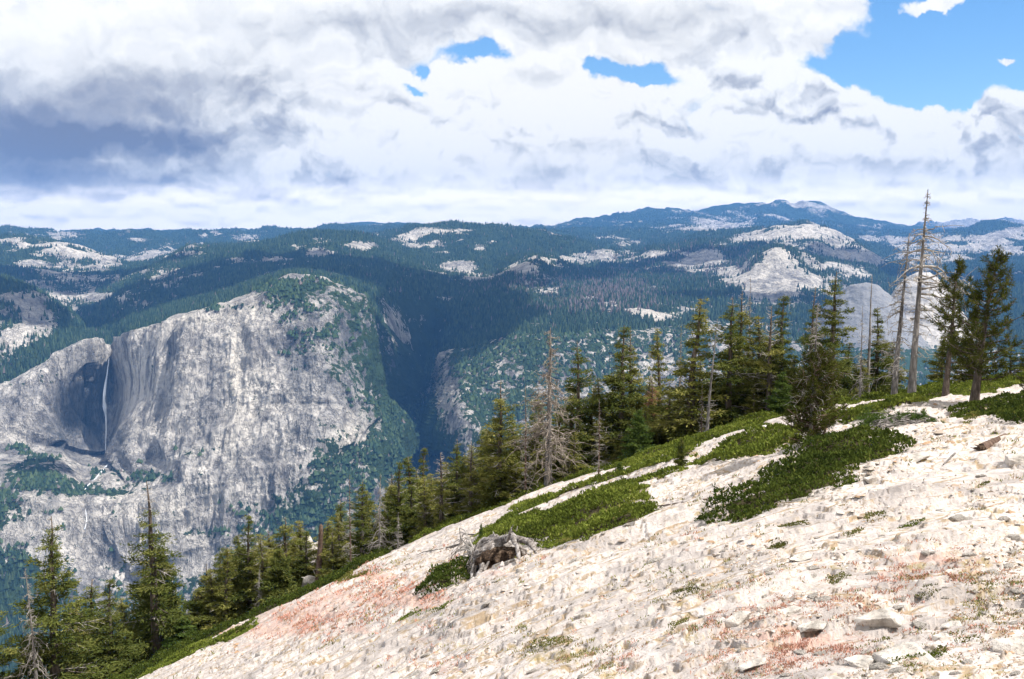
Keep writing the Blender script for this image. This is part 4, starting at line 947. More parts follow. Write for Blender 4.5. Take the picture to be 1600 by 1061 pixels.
TREES = [  # kind, name, foot px, foot py, tip py, distance, label, category, group, rz, wide, hidden
 # ---- lower left
 ('firE', 'fir_tree', -6, 1130, 915, 52, 'dense fir cut off by the left edge at the bottom corner', 'fir', G_FIR, .3, 1.0, True),
 ('firE', 'fir_tree', 88, 1130, 808, 54, 'tall broad fir at the lower left with bleached dead limbs down its left side', 'fir', G_FIR, 2.8, .95, True),
 ('snagBroom', 'dead_tree', 62, 1130, 885, 52.5, 'tangle of grey dead limbs on the left flank of the lower left fir', 'dead tree', G_SNAG, 1.0, .75, True),
 ('firD', 'fir_tree', 176, 1095, 903, 58, 'short yellow-green fir between the two tall firs at the lower left', 'fir', G_FIR, 1.2, 1.15, True),
 ('tallthin', 'fir_tree', 247, 1050, 748, 61, 'tallest dark narrow fir at the lower left with a thin bare top', 'fir', G_FIR, 0, 1.0, True),
 ('youngB', 'fir_tree', 262, 1030, 868, 63, 'low dark fir leaning out behind the right foot of the tall narrow fir', 'fir', G_FIR, 1.7, 1.0, True),
 ('firD', 'fir_tree', 308, 1020, 925, 66, 'small near-black fir in shade right of the tall narrow fir', 'fir', G_FIR, 2.0, 1.3, True),
 ('youngA', 'young_pine', 288, 1010, 962, 60, 'small round bright green pine on the brow right of the tall narrow fir', 'pine', None, 2.0, 1.2, True),
 ('firA', 'fir_tree', 335, 1000, 890, 62, 'bushy yellow-green fir low on the brow, left of a darker pair', 'fir', G_FIR, 4.0, 1.35, True),
 ('firC', 'fir_tree', 352, 990, 858, 61, 'fir with dark trunk showing through, first of the clump above the lower shrub strip', 'fir', G_FIR, .9, 1.1, True),
 ('firD', 'fir_tree', 392, 975, 802, 62, 'slim fir with pale feathery top, tallest of the clump above the lower shrub strip', 'fir', G_FIR, .1, .95, True),
 ('firA', 'fir_tree', 412, 965, 832, 61, 'dark-tipped fir just right of the slim feathery-topped fir', 'fir', G_FIR, 5.1, 1.0, True),
 ('youngB', 'fir_tree', 437, 950, 858, 60, 'broad round dark green fir on the brow left of the broken red stub', 'fir', G_FIR, 3.3, 1.05, True),
 ('snagBroom', 'dead_tree', 404, 960, 880, 59, 'short grey dead tree with hanging limbs in front of the lower fir clump', 'dead tree', G_SNAG, 3.0, .8, True),
 ('firC', 'fir_tree', 466, 945, 838, 66, 'thin fir in front of the pale boulder heap', 'fir', G_FIR, 2.2, 1.1, True),
 ('stub', 'broken_snag', 497, 905, 822, 60, 'broken reddish trunk stub with a splintered top', 'dead tree', G_SNAG, .2, .85, True),
 ('firD', 'fir_tree', 480, 925, 828, 64, 'dark fir immediately left of the broken reddish stub', 'fir', G_FIR, .5, 1.2, True),
 ('firB', 'fir_tree', 520, 915, 832, 60, 'low full fir right of the broken reddish stub', 'fir', G_FIR, 4.2, 1.35, True),
 ('firE', 'fir_tree', 566, 905, 748, 60, 'dark green fir standing behind the brown bare-trunked tree', 'fir', G_FIR, 1.4, .9, True),
 ('snagRed', 'dead_tree', 548, 898, 742, 56.5, 'brown dead tree whose straight trunk bristles with short stubs', 'dead tree', G_SNAG, 0, .72, True),
 ('firA', 'fir_tree', 530, 900, 800, 62, 'narrow fir peeping out left of the brown bare-trunked tree', 'fir', G_FIR, 5.8, 1.0, True),
 ('snagBroom', 'dead_tree', 593, 880, 742, 57, 'silvery dead tree with brush-like hanging twigs left of a dark spire', 'dead tree', G_SNAG, 4.4, .85, True),
 ('firA', 'fir_tree', 600, 875, 800, 60, 'low light green fir at the foot of the silvery brush-like dead tree', 'fir', G_FIR, 2.6, 1.35, True),
 ('firD', 'fir_tree', 625, 872, 720, 60, 'dark green pointed spire standing free left of the dense fir row', 'fir', G_FIR, .2, 1.0, True),
 ('snagThin', 'dead_tree', 622, 862, 800, 54, 'low pale leaning dead branches at the foot of the dark spire', 'dead tree', G_SNAG, 5.0, 1.5, True),
 ('firD', 'fir_tree', 662, 850, 698, 72, 'distant dark fir at the left end of the dense row', 'fir', G_FIR, 1.2, .85, True),
 ('halfdead', 'fir_tree', 690, 845, 706, 55, 'fir with a brown dead spike for a top, first of the dense row', 'fir', G_FIR, 0.3, 1.1, True),
 ('firA', 'fir_tree', 665, 855, 745, 56, 'low bright fir left of the brown-spiked fir', 'fir', G_FIR, 3.1, 1.25, True),
 ('firE', 'fir_tree', 713, 840, 686, 58, 'fir behind and between the two brown-spiked firs', 'fir', G_FIR, 2.4, .95, True),
 ('halfdead', 'fir_tree', 735, 825, 690, 54, 'fir with a twisted dead top, second of the two brown-spiked firs', 'fir', G_FIR, 2.9, 1.0, True),
 ('firD', 'fir_tree', 752, 815, 672, 62, 'dark fir behind the left shoulder of the large leaning fir', 'fir', G_FIR, .8, 1.0, True),
 ('firF', 'fir_tree', 779, 808, 594, 53, 'large fir with a yellowish top bent to the right and dead limbs inside', 'fir', G_FIR, 0, 1.0, True),
 ('firA', 'fir_tree', 805, 800, 655, 56, 'lower green fir on the right of the large bent-topped fir', 'fir', G_FIR, 4.0, 1.2, True),
 ('snagRed', 'dead_tree', 821, 778, 600, 50, 'thin brown dead tree close behind the big bleached one', 'dead tree', G_SNAG, 2.0, .7, True),
 ('snagWide', 'dead_tree', 857, 766, 512, 47, 'big bleached dead tree with many long curling bare limbs', 'dead tree', G_SNAG, .4, .98, False),
 ('firB', 'fir_tree', 842, 775, 610, 57, 'shadowy fir seen through the limbs of the big bleached dead tree', 'fir', G_FIR, 2.0, .9, True),
 ('firE', 'fir_tree', 905, 765, 532, 54, 'tall dense fir with a yellow tip right of the big bleached dead tree', 'fir', G_FIR, 4.9, .88, True),
 ('snagRed', 'dead_tree', 935, 762, 622, 44, 'small reddish dead tree with wispy twigs standing in the shrubs', 'dead tree', G_SNAG, 1.0, .78, False),
 ('firC', 'fir_tree', 944, 748, 590, 55, 'thin fir behind the small reddish dead tree', 'fir', G_FIR, 3.0, 1.1, True),
 ('firD', 'fir_tree', 970, 740, 508, 54, 'tall dark straight fir, right of the small reddish dead tree', 'fir', G_FIR, 1.1, 1.0, True),
 ('firF', 'fir_tree', 985, 738, 512, 56, 'yellower fir crown overlapping the right of the tall dark straight fir', 'fir', G_FIR, 3.6, .85, True),
 ('youngA', 'fir_tree', 999, 727, 640, 49, 'bright green young fir at the foot of the taller row', 'fir', G_FIR, .6, .85, True),
 ('rusty', 'fir_tree', 1018, 728, 588, 54, 'fir turning rusty brown in its upper crown', 'fir', G_FIR, 0, 1.0, True),
 ('firC', 'fir_tree', 1031, 722, 514, 58, 'thin-topped fir rising behind the rusty one', 'fir', G_FIR, 1.9, .8, True),
 ('firB', 'fir_tree', 1045, 712, 596, 52, 'full fir between the rusty one and the leaning tall one', 'fir', G_FIR, .2, 1.2, True),
 ('snagThin', 'dead_tree', 1062, 712, 506, 54, 'brown dead spike tight on the left of the leaning tall fir', 'dead tree', G_SNAG, 2.2, .7, True),
 ('firC', 'fir_tree', 1074, 706, 466, 50, 'tall fir leaning right with spiky upswept boughs at its top', 'fir', G_FIR, 0, 1.15, True),
 ('firA', 'fir_tree', 1092, 705, 560, 54, 'lower fir filling the gap left of the grey leaning trunk', 'fir', G_FIR, 2.5, 1.1, True),
 ('snagRed', 'dead_tree', 1096, 690, 598, 47, 'short reddish leaning dead trunk beside a taller grey one', 'dead tree', G_SNAG, 3.1, .7, False),
 ('snagGrey', 'dead_tree', 1104, 686, 498, 46, 'pale grey dead trunk leaning to the right in front of a dense fir', 'dead tree', G_SNAG, 0, .9, False),
 ('firE', 'fir_tree', 1136, 688, 464, 50, 'massive dense fir, widest of the middle row, right of the grey leaning trunk', 'fir', G_FIR, 2.0, 1.05, True),
 ('firF', 'fir_tree', 1152, 682, 455, 52, 'yellow-topped fir merged with the right side of the massive dense fir', 'fir', G_FIR, .2, .85, True),
 ('snagThin', 'dead_tree', 1168, 690, 432, 54, 'dead crooked spike sticking out above the massive dense fir', 'dead tree', G_SNAG, 1.0, .55, True),
 ('firA', 'fir_tree', 1184, 672, 492, 52, 'light yellow-green fir just right of the massive dense fir', 'fir', G_FIR, 5.0, 1.05, True),
 ('halfdead', 'fir_tree', 1200, 662, 478, 49, 'fir with tangled grey dead limbs all down its left side', 'fir', G_FIR, 3.0, 1.0, True),
 ('firD', 'fir_tree', 1217, 662, 460, 50, 'dark dense pointed fir right of the one with tangled grey limbs', 'fir', G_FIR, 1.0, 1.0, True),
 ('youngA', 'fir_tree', 1222, 655, 580, 47, 'low green young fir beneath the dark dense pointed fir', 'fir', G_FIR, 1.0, .8, True),
 ('tallthin', 'fir_tree', 1262, 655, 448, 50, 'very narrow dark fir left of the tall spruce-like one', 'fir', G_FIR, 2.0, .8, True),
 ('firE', 'fir_tree', 1296, 648, 424, 48, 'tallest living fir of the right half, dark and layered, behind the two-stemmed pine', 'fir', G_FIR, .8, .95, True),
 ('firA', 'fir_tree', 1240, 652, 560, 50, 'small fir filling behind the left of the two-stemmed pine', 'fir', G_FIR, 2.8, 1.1, True),
 ('snagThin', 'dead_tree', 1343, 636, 478, 46, 'white thin dead tree with drooping limbs left of a half dead fir', 'dead tree', G_SNAG, 0, .8, False),
 ('snagGrey', 'dead_tree', 1355, 640, 430, 48, 'dead tree with a white spiky top above a dark living fir', 'dead tree', G_SNAG, 1.2, 1.0, True),
 ('firD', 'fir_tree', 1368, 636, 480, 49, 'dark fir behind the pair of white dead trees, left of the two bare trunks', 'fir', G_FIR, 3.5, 1.0, True),
 ('snagTall2', 'dead_tree', 1397, 612, 365, 46, 'left of the two tall bare trunks, thicker and a little shorter', 'dead tree', G_SNAG, 0, .95, False),
 ('snagTall', 'dead_tree', 1424, 627, 296, 43, 'tallest bare grey trunk, needle-thin top above the horizon', 'dead tree', G_SNAG, 0, .95, False),
]
FILL = [(120, 960, 62), (140, 930, 66), (205, 960, 64), (228, 900, 66), (322, 915, 66), (345, 900, 66), (378, 860, 66), (400, 870, 66), (368, 885, 68), (425, 880, 70), (455, 875, 68), (508, 862, 67), (538, 845, 66), (578, 825, 64), (610, 812, 63), (645, 790, 62), (655, 770, 70), (678, 762, 60), (700, 745, 61), (724, 735, 60), (748, 728, 59), (765, 700, 58), (795, 705, 58), (818, 690, 57), (835, 670, 56), (872, 660, 57), (890, 640, 56), (922, 640, 56), (955, 640, 57), (1000, 610, 57), (1012, 655, 55), (1058, 620, 56), (1082, 630, 55), (1108, 615, 55), (1125, 600, 55), (1160, 570, 54), (1192, 560, 53), (1208, 575, 53), (1232, 600, 53), (1250, 610, 52), (1280, 560, 52), (1312, 560, 51), (1325, 600, 50), (1380, 560, 50), (1455, 560, 47), (1440, 590, 46), (1500, 520, 47), (1560, 560, 46), (1585, 540, 46)]
_cnt = {}
NICK = [(88, 'broad lower left fir'), (247, 'tallest lower left fir'), (392, 'slim feathery-topped fir'), (497, 'broken reddish stub'), (548, 'brown bare-trunked tree'), (625, 'free-standing dark spire'), (735, 'twisted dead-topped fir'), (779, 'large bent-topped fir'), (857, 'big bleached dead tree'), (935, 'small reddish dead tree'), (1018, 'rusty fir'), (1104, 'pale grey leaning trunk'), (1200, 'fir with tangled grey limbs'), (1265, 'two-stemmed pine'), (1345, 'white thin dead tree'), (1424, 'tallest bare grey trunk'), (1521, 'broad right-hand pine')]
_fk = ['firA', 'firB', 'firD', 'firF', 'firC', 'firE']
FILL += [(bx_ + 11 + (i_ * 7) % 9, ty_ + 38, Y_ - 3) for i_, (bx_, ty_, Y_) in enumerate(FILL) if 330 < bx_ < 1340]
FILL += [(bx_ + 4 + (i_ * 5) % 13, ty_ + 66, Y_ - 5) for i_, (bx_, ty_, Y_) in enumerate(FILL[:60]) if 620 < bx_ < 1340 and i_ % 3]
FILL += [(448, 842, 65), (472, 848, 68), (512, 836, 64), (534, 806, 66), (574, 792, 65), (603, 788, 64), (616, 776, 67), (642, 752, 66), (360, 878, 63), (424, 856, 66)]
FILL = [q for q in FILL if not (1385 < q[0] < 1450)]
for i_, (bx_, ty_, Y_) in enumerate(FILL):
    _nx, _nk = min(NICK, key=lambda q: abs(q[0] - bx_)); _cnt[(_nk, bx_ < _nx)] = _cnt.get((_nk, bx_ < _nx), 0) + 1
    _lb = ('near', 'second', 'third', 'fourth', 'fifth', 'sixth', 'seventh', 'eighth', 'ninth', 'tenth', 'eleventh', 'twelfth', 'thirteenth', 'fourteenth')[_cnt[(_nk, bx_ < _nx)] - 1] + ' low background fir ' + ('left' if bx_ < _nx else 'right') + ' of the ' + _nk
    TREES.append((_fk[(i_ * 5 + i_ // 3) % 6], 'fir_tree', bx_, 990, ty_ - 22 - (i_ * 37 % 17), Y_, _lb, 'fir', 'firs filling in behind the front row', i_ * 1.7, 1.45 if ty_ > 590 else 1.2, True))
for kind, name, bx, by, ty, Y, label, cat, grp, rz, wide, hid in TREES:
    place(kind, name, bx, by, ty, Y, label, cat, grp, rz, 10.0, wide, hidden=hid)
# ---- the three pines at the right and the two-stemmed one in the middle
def pine_at(name, bx, by, ty, label, parts, H, rz=0.0):
    x, y = hit(bx, by)[0]; z = float(ground_smooth(x, y)) - .05; Ht = float(at(bx, ty, y)[2] - z); s = Ht / H
    r = assemble(name, parts, (x, y, z), rz, (s, s, s)); tag(r, label, 'pine', 'pines on the upper slope'); return r
tm, cm = pine_parts(H=8, Rm=1.75, base=.26, lean=(.7, 0), seed=41, tr=.19, nb=46, tuft=.23, gap=.3)
pine_at('pine_tree', 1476, 632, 402, 'slimmer of the two thick-trunked pines at the right, nearer the bare trunks', [('trunk', tm.mesh('trunk', [M_BARK])), ('crown', cm.mesh('crown', [M_PINE], False))], 8)
tm, cm = pine_parts(H=8, Rm=2.35, base=.20, lean=(1.0, 0), seed=42, tr=.23, nb=62, tuft=.24, gap=.2)
pine_at('pine_tree', 1521, 640, 390, 'broad pine with a thick dark leaning trunk, second from the right edge', [('trunk', tm.mesh('trunk', [M_BARK])), ('crown', cm.mesh('crown', [M_PINE], False))], 8)
tm, cm = pine_parts(H=6, Rm=2.0, base=.08, lean=(0, 0), seed=43, tr=.15, nb=44, tuft=.24)
pine_at('pine_tree', 1622, 625, 500, 'pine only half in view at the right edge of the picture', [('trunk', tm.mesh('trunk', [M_BARK])), ('crown', cm.mesh('crown', [M_PINE], False))], 6)
# two-stemmed pine with a dead grey upper half
tm, cm = pine_parts(H=5.6, Rm=1.75, base=.14, lean=(.25, 0), seed=44, tr=.13, nb=84, tuft=.23, shape=lambda f: (1 - f) ** .4 * (.75 + .25 * min(1, 4 * f)), gap=.1)
tm2, b2 = snag_parts(H=7.9, Rm=1.2, n=120, seed=45, droop=.7, tr=.12, base=.34, sub=5, thick=.65, lean=(.2, 0))
tm.tube(np.array([[.25, .1, -.5], [.35, .1, .4], [.6, .12, .9], [.75, .1, 1.5], [.85, .1, 2.2]]), [.10, .085, .075, .06, .03], 7)
x, y = hit(1265, 716)[0]; z = float(ground_smooth(x, y)) - .05
s = float(at(1265, 470, y)[2] - z) / 7.9
r = assemble('pine_tree', [('stem', tm.mesh('stem', [M_RED])), ('crown', cm.mesh('crown', [M_PINE], False)), ('dead_stem', tm2.mesh('dead_stem', [M_SNAG])), ('bare_branches', b2.mesh('bare_branches', [M_TWIG]))], (x, y, z), 0, s)
tag(r, 'two-stemmed pine with green skirts and a dead grey upper half, above the largest shrub mat', 'pine', 'pines on the upper slope')
# small young trees in the open
for (bx, by, ty, kind, w, label) in [(1065, 741, 684, 'youngB', .9, 'small dark young fir on a short bare stem at the edge of the shrubs'), (752, 862, 818, 'youngA', .6, 'tiny pale green seedling pine on the brow of the rock'), (1118, 600, 560, 'youngA', 1, ''), (968, 748, 722, 'youngA', 1.6, 'low bright green pine tuft among the shrubs right of the reddish dead tree')]:
    if not label: continue
    place(kind, 'young_tree', bx, by, ty, 40, label, 'young tree', None, 1.3, 10.0, w, down=.02)
print('trees', round(time.time() - T0, 1))
# ------------------------------------------------------------------ shrub mats
M_SHRUB = mat_leaf('shrub_leaves', [(0.0, (0.035, 0.045, 0.012)), (0.3, (0.085, 0.11, 0.020)), (0.6, (0.16, 0.195, 0.034)), (0.88, (0.25, 0.27, 0.06)), (1.0, (0.34, 0.27, 0.11))], .3)
M_SHRUBD = mat_leaf('shrub_leaves_dark', [(0.0, (0.020, 0.030, 0.010)), (0.4, (0.05, 0.07, 0.015)), (0.8, (0.105, 0.13, 0.026)), (1.0, (0.19, 0.18, 0.05))], .3)
def mat_plain(name, a, b, scale=8, rough=.9, bs=.02):
    m, N = new_mat(name); P = N.node('ShaderNodeTexCoord').outputs['Object']
    n = N.noise(P, scale, 5, .65); finish(N, pbsdf(N, N.mix(N.sstep(n, .35, .65), a, b), rough, bump(N, n, 1.0, bs), .1)); return m
M_UNDER = mat_plain('shrub_wood', (0.030, 0.026, 0.014), (0.075, 0.062, 0.035), 30)
def inside(px, py, poly):
    poly = np.asarray(poly, float); n = len(poly); r = np.zeros(len(px), bool); j = n - 1
    for i in range(n):
        xi, yi = poly[i]; xj, yj = poly[j]
        c = ((yi > py) != (yj > py)) & (px < (xj - xi) * (py - yi) / (yj - yi + 1e-12) + xi); r ^= c; j = i
    return r
def edge_dist(x, y, poly):
    d = np.full(len(x), 1e9); n = len(poly)
    for i in range(n):
        a = poly[i]; b = poly[(i + 1) % n]; ab = b - a
        t = np.clip(((x - a[0]) * ab[0] + (y - a[1]) * ab[1]) / (ab @ ab + 1e-9), 0, 1)
        d = np.minimum(d, np.hypot(x - a[0] - ab[0] * t, y - a[1] - ab[1] * t))
    return d
def refine(poly, amp, seed):
    """ragged outline: subdivide and jitter"""
    rs = np.random.default_rng(seed); P = [np.array(p, float) for p in poly]
    for k in range(3):
        Q = []
        for i in range(len(P)):
            a, b = P[i], P[(i + 1) % len(P)]; L = np.linalg.norm(b - a); Q += [a, (a + b) / 2 + rs.normal(0, 1, 2) * L * amp]
        P = Q
    return np.array(P)
def shrub(poly, label, thick=.35, leaf=.055, dens=1.0, mat=None, seed=0, holes=(), group='shrub mats on the slope', world=False, cap=120000, under=True):
    pts = np.array(poly, float)
    W = pts if world else hit(pts[:, 0], pts[:, 1])
    W = refine(W, .10, seed)
    x0, y0 = W.min(0); x1, y1 = W.max(0); c = W.mean(0)
    hw = [hit(np.array(h)[:, 0], np.array(h)[:, 1]) for h in holes]
    area = 0.5 * abs(np.sum(W[:, 0] * np.roll(W[:, 1], -1) - np.roll(W[:, 0], -1) * W[:, 1]))
    n = int(min(cap, area * dens * 1.9 / (leaf * leaf * .5)))
    k = int(n * (x1 - x0) * (y1 - y0) / area * 1.02) + 10
    X = R.uniform(x0, x1, k); Y = R.uniform(y0, y1, k)
    ok = inside(X, Y, W)
    for h in hw: ok &= ~inside(X, Y, refine(h, .1, seed))
    X, Y = X[ok], Y[ok]
    gp = fbm(np.stack([X * 1.1, Y * 1.1, 0 * X], -1), 4, .6, 460 + seed); e0 = edge_dist(X, Y, W); keep_ = (gp > -.60 + .42 * np.exp(-e0 / .35)) if under else (gp > -.5); X, Y = X[keep_], Y[keep_]
    ed = edge_dist(X, Y, W)
    def top(X, Y, ed):
        p = np.stack([X, Y, 0 * X], -1)
        l = fbm(p * 1.3, 4, .55, 400 + seed)
        return thick * np.clip(0.8 + 1.5 * l, .12, 2) * smooth(ed + .35 * l, -.05, thick * 2.2)
    H = top(X, Y, ed); Zg = ground_z(X, Y)
    mb = MB()
    z = Zg + H * (1 - np.abs(R.normal(0, .22, len(X)))) + .02
    d = R.normal(0, .65, (len(X), 3)); d[:, 2] = np.abs(d[:, 2]) + .35
    p = np.stack([X, Y, 0 * X], -1)
    rn = np.clip(.40 + .75 * fbm(p * .9, 5, .65, 430 + seed) + R.normal(0, .15, len(X)), 0, 1); rn = np.where(R.random(len(X)) < .03, 1, rn)
    lf = leaf * (.7 + .6 * R.random(len(X)))
    mb.blades(np.stack([X - c[0], Y - c[1], z], -1), d, lf, lf * .62, rn)
    # woody mound under the leaves
    g = max(leaf * 2.2, math.sqrt(area) / 90)
    gx = np.arange(x0 - g, x1 + g, g); gy = np.arange(y0 - g, y1 + g, g); GX, GY = np.meshgrid(gx, gy)
    fx, fy = GX.ravel(), GY.ravel(); ins = inside(fx, fy, W)
    for h in hw: ins &= ~inside(fx, fy, h)
    e2 = edge_dist(fx, fy, W); Zm = ground_z(fx, fy) + np.where(ins & (e2 > .3) & (fbm(np.stack([fx * 1.1, fy * 1.1, 0 * fx], -1), 4, .6, 460 + seed) > -.42), top(fx, fy, e2) * .60, -.15)
    f = grid_faces(len(gy), len(gx)); keep = ins[f].any(1); f = f[keep]
    used, inv = np.unique(f, return_inverse=True)
    base = np.stack([fx - c[0], fy - c[1], Zm], -1)[used]
    zc = float(ground_smooth(*c))
    me1 = mb.mesh('foliage', [mat or M_SHRUB], False)
    me2 = np_mesh('branches', base, inv.reshape(-1, 4), [M_UNDER], True)
    for me in (me1, me2):
        me.transform(__import__('mathutils').Matrix.Translation((0, 0, -zc)))
    root = assemble('shrub_mat', [('foliage', me1), ('branches', me2 if under else None)], (c[0], c[1], zc))
    tag(root, label, 'shrub', group); return root
def brow(px0, px1, r0, r1, n=10):
    """a strip along the brow, given in photo columns and distances"""
    a = np.linspace(px0, px1, n); o = []
    dx, dy, dz = ray(a, np.full(n, 700.0)); hh = np.hypot(dx, dy)
    f = lambda r: np.stack([dx / hh * np.interp(a, [px0, px1], r), dy / hh * np.interp(a, [px0, px1], r)], -1)
    return np.concatenate([f(r0), f(r1)[::-1]])
SH = [
 ([(742, 868), (735, 850), (790, 822), (850, 808), (910, 788), (965, 780), (1015, 782), (1022, 795), (1005, 800), (1040, 806), (1030, 818), (995, 845), (940, 852), (900, 862), (850, 866), (800, 862), (770, 868)],
  'wide green shrub mat just uphill of the root ball, with a bare gap inside', dict(thick=0.18, leaf=.058, seed=1, holes=[[(918, 826), (935, 819), (948, 820), (940, 830), (925, 834)]])),
 ([(1085, 820), (1110, 804), (1160, 785), (1190, 770), (1225, 740), (1280, 718), (1340, 712), (1400, 710), (1432, 716), (1400, 728), (1350, 744), (1312, 768), (1260, 780), (1215, 790), (1150, 812), (1110, 820)],
  'largest and darkest shrub mat, thick, spreading in front of the two-stemmed pine', dict(thick=0.23, leaf=.058, mat=M_SHRUBD, seed=2)),
 ([(645, 944), (668, 925), (700, 905), (735, 888), (746, 893), (738, 912), (700, 930), (665, 944)], 'small dark shrub strip running downhill left of the root ball', dict(thick=0.12, leaf=.05, seed=3, mat=M_SHRUBD)),
 ([(780, 816), (800, 800), (860, 776), (930, 758), (1000, 742), (1060, 726), (1095, 718), (1105, 724), (1060, 735), (1000, 749), (960, 761), (900, 776), (830, 800)], 'long bright green shrub mat around the foot of the big bleached dead tree', dict(thick=0.17, leaf=.085, seed=4)),
 ([(930, 781), (975, 770), (1030, 757), (1070, 750), (1075, 755), (1025, 766), (960, 784), (935, 787)], 'thin lower tongue of green shrub running along the rock below the small reddish dead tree', dict(thick=0.13, leaf=.08, seed=5)),
 ([(1075, 744), (1120, 722), (1180, 698), (1230, 684), (1260, 690), (1240, 705), (1200, 718), (1140, 740), (1090, 748)], 'green shrub mat left of the foot of the two-stemmed pine', dict(thick=0.19, leaf=.085, seed=6)),
 ([(985, 722), (1040, 703), (1100, 690), (1160, 672), (1225, 655), (1228, 664), (1170, 684), (1120, 698), (1060, 706), (1010, 724)], 'narrow shrub strip along the brow beneath the dense middle firs', dict(thick=0.21, leaf=.09, seed=7)),
 ([(1318, 674), (1325, 658), (1350, 650), (1400, 645), (1440, 644), (1448, 652), (1400, 660), (1365, 668)], 'green shrub mat in front of the two bare trunks', dict(thick=0.21, leaf=.085, seed=8)),
 ([(1300, 650), (1340, 630), (1400, 618), (1470, 612), (1520, 600), (1600, 588), (1640, 590), (1600, 606), (1540, 616), (1480, 625), (1400, 630), (1340, 640)], 'low green shrubs along the brow behind the right-hand pines', dict(thick=0.23, leaf=.09, seed=9)),
 ([(1565, 668), (1570, 650), (1600, 632), (1660, 628), (1660, 668), (1600, 670)], 'dark shrub cut off by the right edge', dict(thick=0.21, leaf=.07, mat=M_SHRUBD, seed=10)),
 ([(1480, 658), (1500, 642), (1530, 640), (1600, 636), (1595, 644), (1540, 652)], 'thin dark shrub at the foot of the broad right-hand pine', dict(thick=0.10, leaf=.07, mat=M_SHRUBD, seed=11)),
 ([(180, 1075), (240, 1052), (300, 1022), (340, 1005), (385, 988), (404, 984), (395, 993), (350, 1010), (320, 1028), (280, 1045), (215, 1075)], 'green shrub strip on the rock at the bottom left', dict(thick=0.15, leaf=.1, seed=12)),
]
for i_, (poly, lab, kw) in enumerate(SH):
    if i_ not in (0, 1, 2): kw['thick'] *= .6
    if i_ == 1: kw['thick'] *= .62
    shrub(poly, lab, **kw)
shrub(brow(120, 620, (50, 45), (63, 61)), 'long dark shrub band following the brow from the bottom left up to the pale boulders', thick=.40, leaf=.11, seed=20, world=True, mat=M_SHRUBD, dens=1.0)
shrub(brow(640, 860, (51, 48), (60, 56)), 'shrub band along the brow below the dense fir row', thick=.38, leaf=.10, seed=21, world=True)
shrub(brow(870, 1240, (49, 46), (57, 52)), 'shrub band on the brow half hidden by the middle firs', thick=.32, leaf=.10, seed=22, world=True)
shrub(brow(1230, 1640, (45, 43), (52, 50)), 'shrub band on the brow behind the bare trunks', thick=.32, leaf=.10, seed=23, world=True)
# little cushions lying in the open, one label each
CUSH = [(690, 975, 26, 5, 'flat green and rust cushion below the dark shrub strip'), (882, 868, 12, 4, 'small olive cushion just right of the root ball'), (1240, 818, 24, 5, 'long thin green cushion downhill of the darkest shrub mat'),
        (1215, 845, 20, 7, 'olive cushion on a low ledge left of the tiny red and green one'), (1365, 803, 18, 5, 'green cushion right of the darkest shrub mat, level with its foot'), (1425, 803, 20, 6, 'green cushion edged with red, right of its plain green neighbour'),
        (1332, 838, 18, 6, 'red and green cushion beside a small dark stone'), (1308, 886, 20, 9, 'tall brown-green cushion in the middle of the lower right rock'), (1075, 947, 36, 8, 'broad olive cushion low in the middle foreground'),
        (1060, 990, 22, 9, 'rounded grey-olive cushion in the foreground'), (1425, 1022, 48, 14, 'large leafy green cushion against the big boulder at the lower right'), (1470, 1002, 16, 9, 'small leafy green cushion beyond the big boulder at the lower right'), (1382, 985, 14, 6, 'green cushion left of the big boulder at the lower right'),
        (1540, 757, 10, 3, 'tiny bright green cushion near the right edge'), (1515, 666, 16, 4, 'green cushion on the pale path below the right-hand pines'), (640, 970, 20, 5, 'bright green tuft low on the rosy ground'), (540, 915, 20, 4, 'thin brown cushion among the rosy growth'), (1450, 905, 18, 5, 'grass-green cushion left of the pink patch near the right edge'), (1510, 985, 20, 6, 'pale green cushion near the lower right corner'), (860, 1030, 34, 8, 'yellow-green cushion at the bottom middle')]
M_CUSH = mat_leaf('cushion_leaves', [(0.0, (0.05, 0.05, 0.015)), (0.4, (0.11, 0.115, 0.03)), (0.7, (0.18, 0.18, 0.05)), (0.88, (0.28, 0.20, 0.08)), (1.0, (0.36, 0.17, 0.10))], .2)
for i, (cx, cy, rx, ry, lab) in enumerate(CUSH):
    a = np.linspace(0, 2 * math.pi, 9)[:-1]
    poly = [(cx + rx * math.cos(t) * R.uniform(.6, 1.3), cy + ry * .8 * math.sin(t) * R.uniform(.5, 1.3) - rx * .25 * math.cos(t)) for t in a]
    rr = math.hypot(*hit(cx, cy)[0])
    o = shrub(poly, lab, thick=.035 + .0022 * ry, leaf=max(.016, rr * .0018), seed=50 + i, mat=M_CUSH if i % 5 else M_SHRUB, group='low cushions on the open rock', dens=.55, cap=9000, under=False)
    o.name = 'cushion_plant'
    o['category'] = 'plant'
print('shrubs', round(time.time() - T0, 1))

